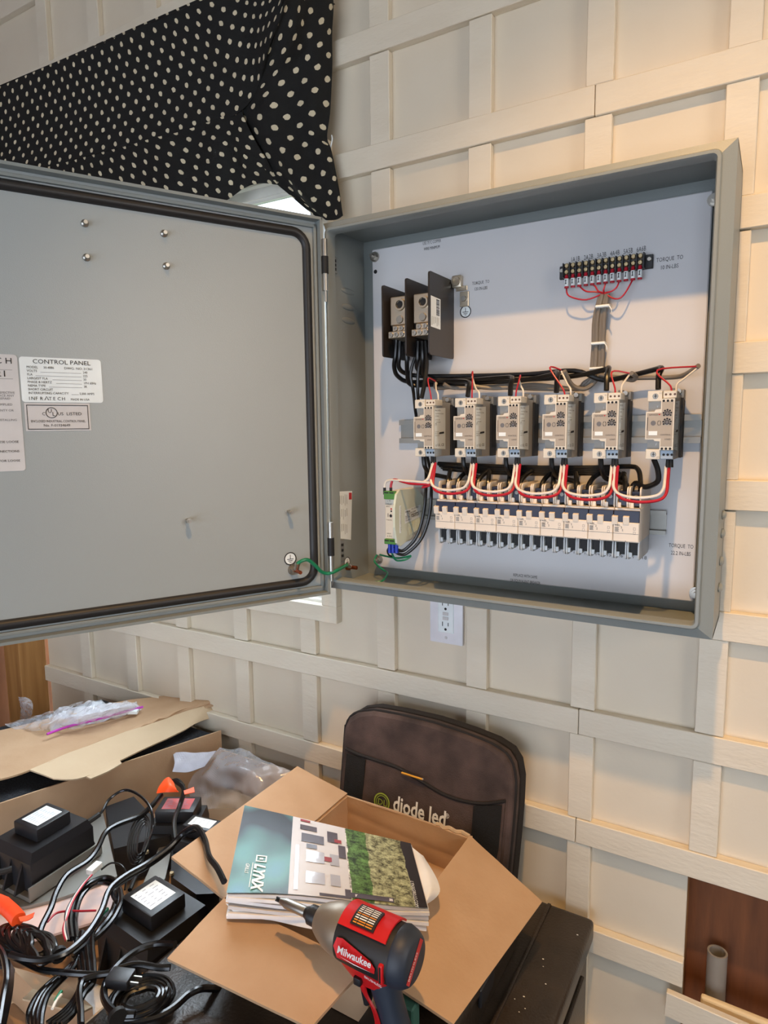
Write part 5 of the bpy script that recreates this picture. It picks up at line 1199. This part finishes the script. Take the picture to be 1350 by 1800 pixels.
def transformer(lab, ca, cb, cc, z, cap_h, body_h, m1, m2, label_m=label_w, lug=True, name='transformer', base=None):
    a, e, f, l1, l2 = basis(ca, cb, cc, z); up = V(0, 0, 1)
    ctr = a+e*l1/2+f*l2/2
    t = thing(name, lab, 'transformer', ctr-up*(cap_h+body_h))
    k = obj('cap', G().obox(ctr-up*cap_h/2, e*l1/2, f*l2/2, up*cap_h/2, .018, 2), blackp, t, True)
    L_ = []
    g = G()
    for s1, s2, zz in ((m1, m2, -cap_h-body_h), (m1, m2, -cap_h-body_h*.25), (m1*.75, m2*.8, -cap_h)):
        L_.append([ctr+e*(l1/2+s1)*i+f*(l2/2+s2)*j+up*zz for i, j in ((-1, -1), (1, -1), (1, 1), (-1, 1))])
    rring(g, L_); g.poly(L_[0]); g.poly(L_[-1]); b1 = obj('body', g, blackp, t)
    for i in (-1, 1):
        for j in (-.6, .0, .6):
            w0 = ctr+e*((l1/2+m1)*i)+f*(l2/2+m2)*j-up*(cap_h+body_h)
            obj('fin', G().prism([w0, w0+e*i*.09, w0+up*body_h*.7], f*.02), blackp, b1)
    lbp = ctr+up*.002
    lb = obj('rating_label', G().poly([lbp+e*l1*.36*i+f*l2*.34*j for i, j in ((-1, -1), (1, -1), (1, 1), (-1, 1))]), label_m, t)
    g = G(); lbp = lbp+up*.001
    for r_ in range(6):
        for c__ in range(3):
            x_ = -.30+c__*.21; w_ = random.uniform(.06, .16); y_ = .27-r_*.10
            g.poly([lbp+e*l1*x_+f*l2*y_, lbp+e*l1*(x_+w_)+f*l2*y_, lbp+e*l1*(x_+w_)+f*l2*(y_-.018), lbp+e*l1*x_+f*l2*(y_-.018)])
    obj('label_print', g, mat_pale, lb)
    if base:
        zz = ctr-up*(cap_h+body_h+.02)
        obj('base_bracket', G().obox(zz, e*(l1/2+m1+base), f*(l2/2+m2+.03), up*.02, .004).obox(zz+up*.05-f*(l2/2+m2+.03), e*(l1/2+m1+base), f*.008, up*.06), steel_dull, t)
    return t, ctr, e, f
T1 = transformer('large black transformer with white label on the metal plate at far left', (64, 1460), (124, 1425), (28, 1440), -6.74, .12, .34, .14, .10, base=.05)
T4 = transformer('black transformer with bright white label in the middle of the tray', (265, 1612), (326, 1569), (225, 1569), -6.98, .13, .40, .14, .13)
T2 = transformer('black transformer with reddish label under the orange tag', (271, 1427), (340, 1427), (279, 1400), -7.0, .12, .40, .05, .05, label_m=mat('red_silver_label', (196, 96, 100), .3))
T3 = transformer('black transformer half hidden behind the cardboard flap', (319, 1450), (372, 1462), (330, 1430), -7.02, .12, .40, .05, .08)
# dark open housing between them
t = thing('black_housing', 'black angled plastic housing lying between the transformers', 'housing', (-1.7, -1.5, -7.6))
P = [at(a, b_, z=-7.2) for a, b_ in ((185, 1418), (235, 1400), (300, 1468), (200, 1492))]
g = G().prism(P, (0, 0, -.35)); obj('shell', g, blackp, t)
t = thing('black_housing', 'black bracket housing with brass screws under the flap right of the coils', 'housing', (-.8, -1.7, -7.6))
P = [at(a, b_, z=-7.25) for a, b_ in ((302, 1488), (345, 1500), (392, 1545), (385, 1570), (345, 1572), (300, 1540))]
g = G().prism(P, (0, 0, -.33)); obj('shell', g, blackp, t)
for px, py in ((302, 1537), (258, 1499)): q = at(px, py, z=-7.24); obj('screw', G().lathe(q, (0, 0, .02), [(0, .022), (1, .018)], 10), brass, t, True)
g = G().prism([at(a, b_, z=-7.3) for a, b_ in ((282, 1484), (303, 1486), (290, 1545), (262, 1560), (250, 1556))], (0, 0, -.03)); tag(obj('metal_bracket', g, steel_dull), 'bright metal bracket between the black transformers', 'metal bracket')
g = G().prism([at(a, b_, z=-7.3) for a, b_ in ((372, 1535), (384, 1540), (390, 1558), (374, 1560))], (0, 0, -.03)); tag(obj('metal_bracket', g, steel_dull), 'small pale metal bracket at the edge of the box flap', 'metal bracket')
# torn grey paper and film at the bottom
g = G().surf([[at(a, b_, z=-7.56) for a, b_ in ((150, 1720), (180, 1735), (215, 1745))], [at(a, b_, z=-7.5) for a, b_ in ((140, 1760), (180, 1765), (220, 1760))], [at(a, b_, z=-7.56) for a, b_ in ((130, 1810), (170, 1812), (210, 1812))]], 16, 12, .006, lambda u, v, p: .03*noise.noise(p*7))
tag(obj('paper_scrap', g, paper, flip=False), 'crumpled white paper scrap under the lower cables', 'paper')
g = G().surf([[at(a, b_, z=-7.45) for a, b_ in ((270, 1715), (330, 1700), (400, 1730))], [at(a, b_, z=-7.35) for a, b_ in ((290, 1750), (340, 1745), (400, 1760))], [at(a, b_, z=-7.45) for a, b_ in ((310, 1790), (350, 1790), (400, 1790))]], 24, 18, 0, lambda u, v, p: .05*noise.noise(p*6))
tag(obj('film_scrap', g, bubble, flip=False), 'crumpled grey film below the left flap of the cardboard box', 'plastic film')
# ------------------------------------------------------------------ cables, traced in enlarged crop coordinates
def Z(x, y): return (x/3.375, 1360+y/3.375)
def cab(pts, r, lab, z=-7.0, m=cableb, closed=False, name='power_cable', cat='cable', group='black transformer cables', seg=8):
    P = []
    for i, p in enumerate(pts):
        zz = p[2] if len(p) > 2 else z; a, b_ = Z(p[0], p[1]); P.append(at(a, b_, z=zz))
    return tag(obj(name, G().tube(P, r*.8, seg, closed=closed), m, None, True), lab, cat, group)
def ell(cx_, cy_, a, b_, rot, n=12, ph=0, jit=0):
    rr = math.radians(rot); out = []
    for k in range(n):
        t_ = 2*math.pi*k/n+ph; x = a*math.cos(t_); y = b_*math.sin(t_)
        out.append((cx_+x*math.cos(rr)-y*math.sin(rr)+random.uniform(-jit, jit), cy_+x*math.sin(rr)+y*math.cos(rr)+random.uniform(-jit, jit)))
    return out
cab([(960, 120, -6.85), (900, 190, -6.9), (830, 250, -6.95), (700, 300, -6.95), (625, 350), (580, 440), (520, 520), (400, 600), (335, 700), (300, 800), (250, 900), (230, 960)], .030, 'thick cable curving from the orange tag down past the large transformer', -6.95)
cab([(1040, 45, -6.8), (1090, 90, -6.82), (1070, 180, -6.9), (1035, 280, -6.95), (1040, 390, -6.98)], .028, 'cable dropping from the orange tag over the reddish-label transformer')
cab([(1000, 60, -6.85), (1050, 40, -6.8), (1085, 75, -6.82)], .030, 'short bend of cable knotted through the orange tag', -6.8)
cab([(500, 300, -6.95), (600, 230, -6.9), (650, 150, -6.85), (740, 97, -6.8), (830, 130, -6.8), (895, 210, -6.85), (905, 320), (880, 400), (850, 470)], .016, 'thin cable arching up from the large transformer', -6.95)
g_ = cab([(505, 298, -6.93), (560, 262, -6.91), (590, 240, -6.9)], .030, 'ribbed strain relief on the thin cable of the large transformer', m=blackm, name='strain_relief', cat='strain relief', group=None)
cab([(-40, 590, -6.95), (20, 580, -6.95), (70, 565, -6.95)], .034, 'ribbed strain relief at the left end of the large transformer', m=blackm, name='strain_relief', cat='strain relief', group=None)
cab([(1330, 640, -6.62), (1290, 560, -6.62), (1240, 490, -6.62), (1215, 390, -6.62), (1165, 318, -6.62), (1090, 350, -6.72), (1000, 440, -6.8), (870, 535), (740, 610), (650, 690), (600, 820), (520, 950), (400, 1060), (270, 1105), (150, 1100), (60, 1075)], .030, 'long cable from the box flap sweeping down to the left tangle', -6.85)
cab([(1180, 330, -6.66), (1090, 365, -6.75), (1005, 458, -6.83), (880, 550), (750, 628), (670, 700), (690, 760)], .020, 'second thinner cable beside the long sweeping cable', -6.88)
for k, (dx_, s_) in enumerate(((0, 1), (16, .93), (-14, 1.05))):
    cab([(440+dx_, 980), (430+dx_, 860), (460+dx_, 740), (530+dx_, 660*1), (620, 630+dx_), (690, 660+dx_), (705-dx_, 740), (670-dx_, 840), (600-dx_, 930), (520, 1020+dx_), (430, 1090+dx_)], .026, '%s turn of the upright cable loop in the middle' % ('outer', 'inner', 'widest')[k], -7.05+k*.03, group='turns of the upright cable loop')
for k in range(4):
    cab([(455+k*30, 940), (450+k*32, 1040), (470+k*28, 1130), (480+k*24, 1240), (440+k*20, 1340-k*12), (370+k*22, 1420), (280+k*28, 1485)], .025, '%s strand of the cable bundle running down the middle of the tangle' % ('leftmost', 'second', 'third', 'rightmost')[k], -7.02+k*.012, group='strands of the middle cable bundle')
for k in range(5):
    cab(ell(835, 1335, 200-k*22, 118-k*17, -22, 14, k*.2, 4), .025, '%s turn of the oval coil at the bottom' % ('outermost', 'second', 'third', 'fourth', 'innermost')[k], -7.1+k*.02, closed=True, group='turns of the bottom cable coil')
cab([(1040, 1012, -6.95), (940, 1010), (840, 1035), (750, 1090), (670, 1170), (618, 1270), (630, 1360), (700, 1425), (800, 1430)], .030, 'thick cable looping from the white-label transformer round the bottom coil', -6.98)
cab([(40, 1070), (130, 1110), (250, 1165), (400, 1182), (520, 1190), (620, 1190), (720, 1150), (820, 1130), (940, 1150), (1010, 1150)], .027, 'cable crossing left to right above the bottom coil', -6.98)
cab([(1300, 1280, -7.2), (1200, 1275), (1120, 1310), (1040, 1380), (960, 1430), (860, 1460), (700, 1480)], .030, 'cable running out under the flap at the bottom', -7.1)
cab([(1000, 1600, -7.2), (1320, 1540, -7.2), (1345, 1440, -7.25), (1310, 1340, -7.3), (1230, 1285, -7.35)], .032, 'black cable end hanging below the left flap corner', -7.2)
cab([(480, 1490), (478, 1400), (470, 1300), (490, 1230), (560, 1200), (650, 1185)], .026, 'cable dropping straight down at the bottom centre of the tangle', -6.95)
for k in range(7):
    cab(ell(150+k*14, 985+k*9, 170-k*14, 78-k*6, 12+k*9, 12, k, 9), .026, '%s loop of the left cable tangle' % ('biggest', 'second biggest', 'third biggest', 'middle', 'third smallest', 'second smallest', 'smallest')[k], -6.96+.015*k, closed=True, group='loops of the left cable tangle')
for k in range(5):
    cab([(-30, 1010+k*30), (20+k*10, 1080+k*20), (40+k*6, 1200), (20+k*8, 1320), (-10+k*6, 1500)], .027, '%s cable falling down the left edge of the photo' % ('first', 'second', 'third', 'fourth', 'fifth')[k], -6.95-k*.02, group='cables at the left edge')
for k in range(4):
    cab([(180+k*20, 1500), (170+k*26, 1420), (220+k*20, 1320), (300+k*16, 1240), (400+k*10, 1160), (470, 1080)], .025, '%s cable rising from the bottom edge into the left tangle' % ('leftmost', 'second', 'third', 'rightmost')[k], -7.08+k*.02, group='cables rising from the bottom edge')
for k in range(5):
    cab(ell(825+k*4, 390, 60-k*9, 150-k*14, 12, 12, 0, 2), .010, '%s turn of the thin tied cord bundle behind the white-label transformer' % ('outermost', 'second', 'third', 'fourth', 'innermost')[k], -7.0+k*.015, closed=True, m=wireb, group='turns of the thin cord bundle')
cab([(850, 470), (830, 560), (800, 620), (770, 690)], .022, 'tail of the thin cord bundle', -7.05, m=wireb)
cab([(600, 570, -6.98), (660, 530, -6.95), (720, 545, -6.95), (750, 600, -7), (740, 690, -7.05)], .010, 'thin black lead curving from the white plug', m=wireb, name='thin_wire', cat='wire', group=None)
for k, (m_, n_) in enumerate(((wirer, 'red'), (wirew, 'white'), (wireb, 'black'))):
    cab([(545-k*8, 600+k*8), (500-k*8, 650+k*6), (440-k*8, 740+k*6), (405-k*8, 830), (375+k*8, 920), (390+k*8, 990)], .010, 'thin %s wire dropping from the white plug' % n_, -6.94, m=m_, name='thin_wire', cat='wire', group=None)
cab([(280, 880), (330, 830), (400, 815), (480, 815), (570, 812)], .010, 'thin red wire crossing behind the upright loop', -6.98, m=wirer, name='thin_wire', cat='wire', group=None)
cab([(590, 865), (610, 830), (640, 800)], .016, 'short green wire end inside the upright loop', -6.95, m=wireg, name='thin_wire', cat='wire', group=None)
cab([(330, 1345), (350, 1310), (365, 1290)], .014, 'short green wire end at the bottom of the tangle', -6.9, m=wireg, name='thin_wire', cat='wire', group=None)
cab([(310, 1395), (335, 1345), (365, 1310)], .012, 'short white wire end at the bottom of the tangle', -6.9, m=wirew, name='thin_wire', cat='wire', group=None)
# white plug
q = at(*Z(560, 560), z=-6.93); d = (at(*Z(600, 525), z=-6.93)-q).normalized(); s_ = V(0, 0, 1).cross(d)
tag(obj('wire_plug', G().obox(q, d*.06, s_*.032, V(0, 0, .022), .006), label_w, None), 'white plastic plug on thin wires below the large transformer', 'plug')
q = at(*Z(715, 1215), z=-6.95); t = thing('cord_plug', 'grey-black cord plug lying above the bottom coil', 'plug', q-V(0, 0, .06))
obj('body', G().obox(q, V(.075, .03, 0), V(-.022, .055, 0), V(0, 0, .035), .014, 2), blackp, t, True)
for j in (-1, 1): obj('prong', G().obox(q+V(.10, .04, 0)+V(-.01, .022, 0)*j, V(.03, .012, 0), V(-.002, .004, 0), V(0, 0, .01)), steel, t)
# orange sleeve and tag
P = [at(*Z(a, b_), z=-6.88) for a, b_ in ((-40, 750), (20, 775), (70, 820), (105, 860))]
t = thing('spiral_sleeve', 'bright orange spiral sleeve on the cables at the left edge', 'cable sleeve', P[0])
g = G()
for k in range(22):
    f = k/21*2.999; i = int(f); c_ = lerp(P[i], P[i+1], f-i); d = (P[i+1]-P[i]).normalized(); g.lathe(c_, d*.014, [(0, .046), (.5, .054), (1, .046)], 14)
obj('sleeve', g, orange, t, True)
g = G().surf([[at(*Z(a, b_), z=-6.85) for a, b_ in ((110, 850), (160, 840), (205, 822))], [at(*Z(a, b_), z=-6.85) for a, b_ in ((120, 875), (165, 868), (195, 850))]], 8, 4, .006)
tag(obj('tag_strip', g, orange), 'small orange strip end right of the orange spiral sleeve', 'tag')
t = thing('warning_tag', 'folded bright orange tag tied to the cable behind the transformers', 'tag', at(*Z(1000, 110), z=-6.85))
g = G().surf([[at(*Z(a, b_), z=z_) for a, b_, z_ in ((932, 118, -6.8), (990, 110, -6.76), (1060, 108, -6.78))], [at(*Z(a, b_), z=z_) for a, b_, z_ in ((955, 70, -6.76), (1000, 60, -6.70), (1040, 85, -6.74))], [at(*Z(a, b_), z=z_) for a, b_, z_ in ((975, 40, -6.74), (1000, 25, -6.72), (1022, 45, -6.74))]], 12, 12, .008, lambda u, v, p: .012*noise.noise(p*9))
obj('tag', g, orange, t, True, flip=False)
g = G().surf([[at(*Z(a, b_), z=-6.78) for a, b_ in ((1090, 100), (1120, 90), (1150, 78))], [at(*Z(a, b_), z=-6.79) for a, b_ in ((1095, 122), (1125, 115), (1155, 108))]], 8, 4, .006); obj('tag_end', g, orange, t)
for k, (x, y) in enumerate(((690, 1430), (345, 1065))):
    q = at(*Z(x, y), z=-6.95); tag(obj('twist_tie', G().lathe(q, V(.03, -.01, 0), [(0, .055), (1, .055)], 12), blackm, None, True), 'black tie around the %s' % ('bottom coil', 'left tangle')[k], 'cable tie')
# ------------------------------------------------------------------ finish: drafting units -> metres
done = set()
for o in list(bpy.data.objects):
    if o.type in ('CAMERA', 'LIGHT'): continue
    l = o.location.copy(); 
    if o.parent is None: l = l+Vector((0, 0, ZF))
    o.location = l*S
    if o.type == 'MESH' and o.data.name not in done:
        done.add(o.data.name); o.data.transform(Matrix.Scale(S, 4))
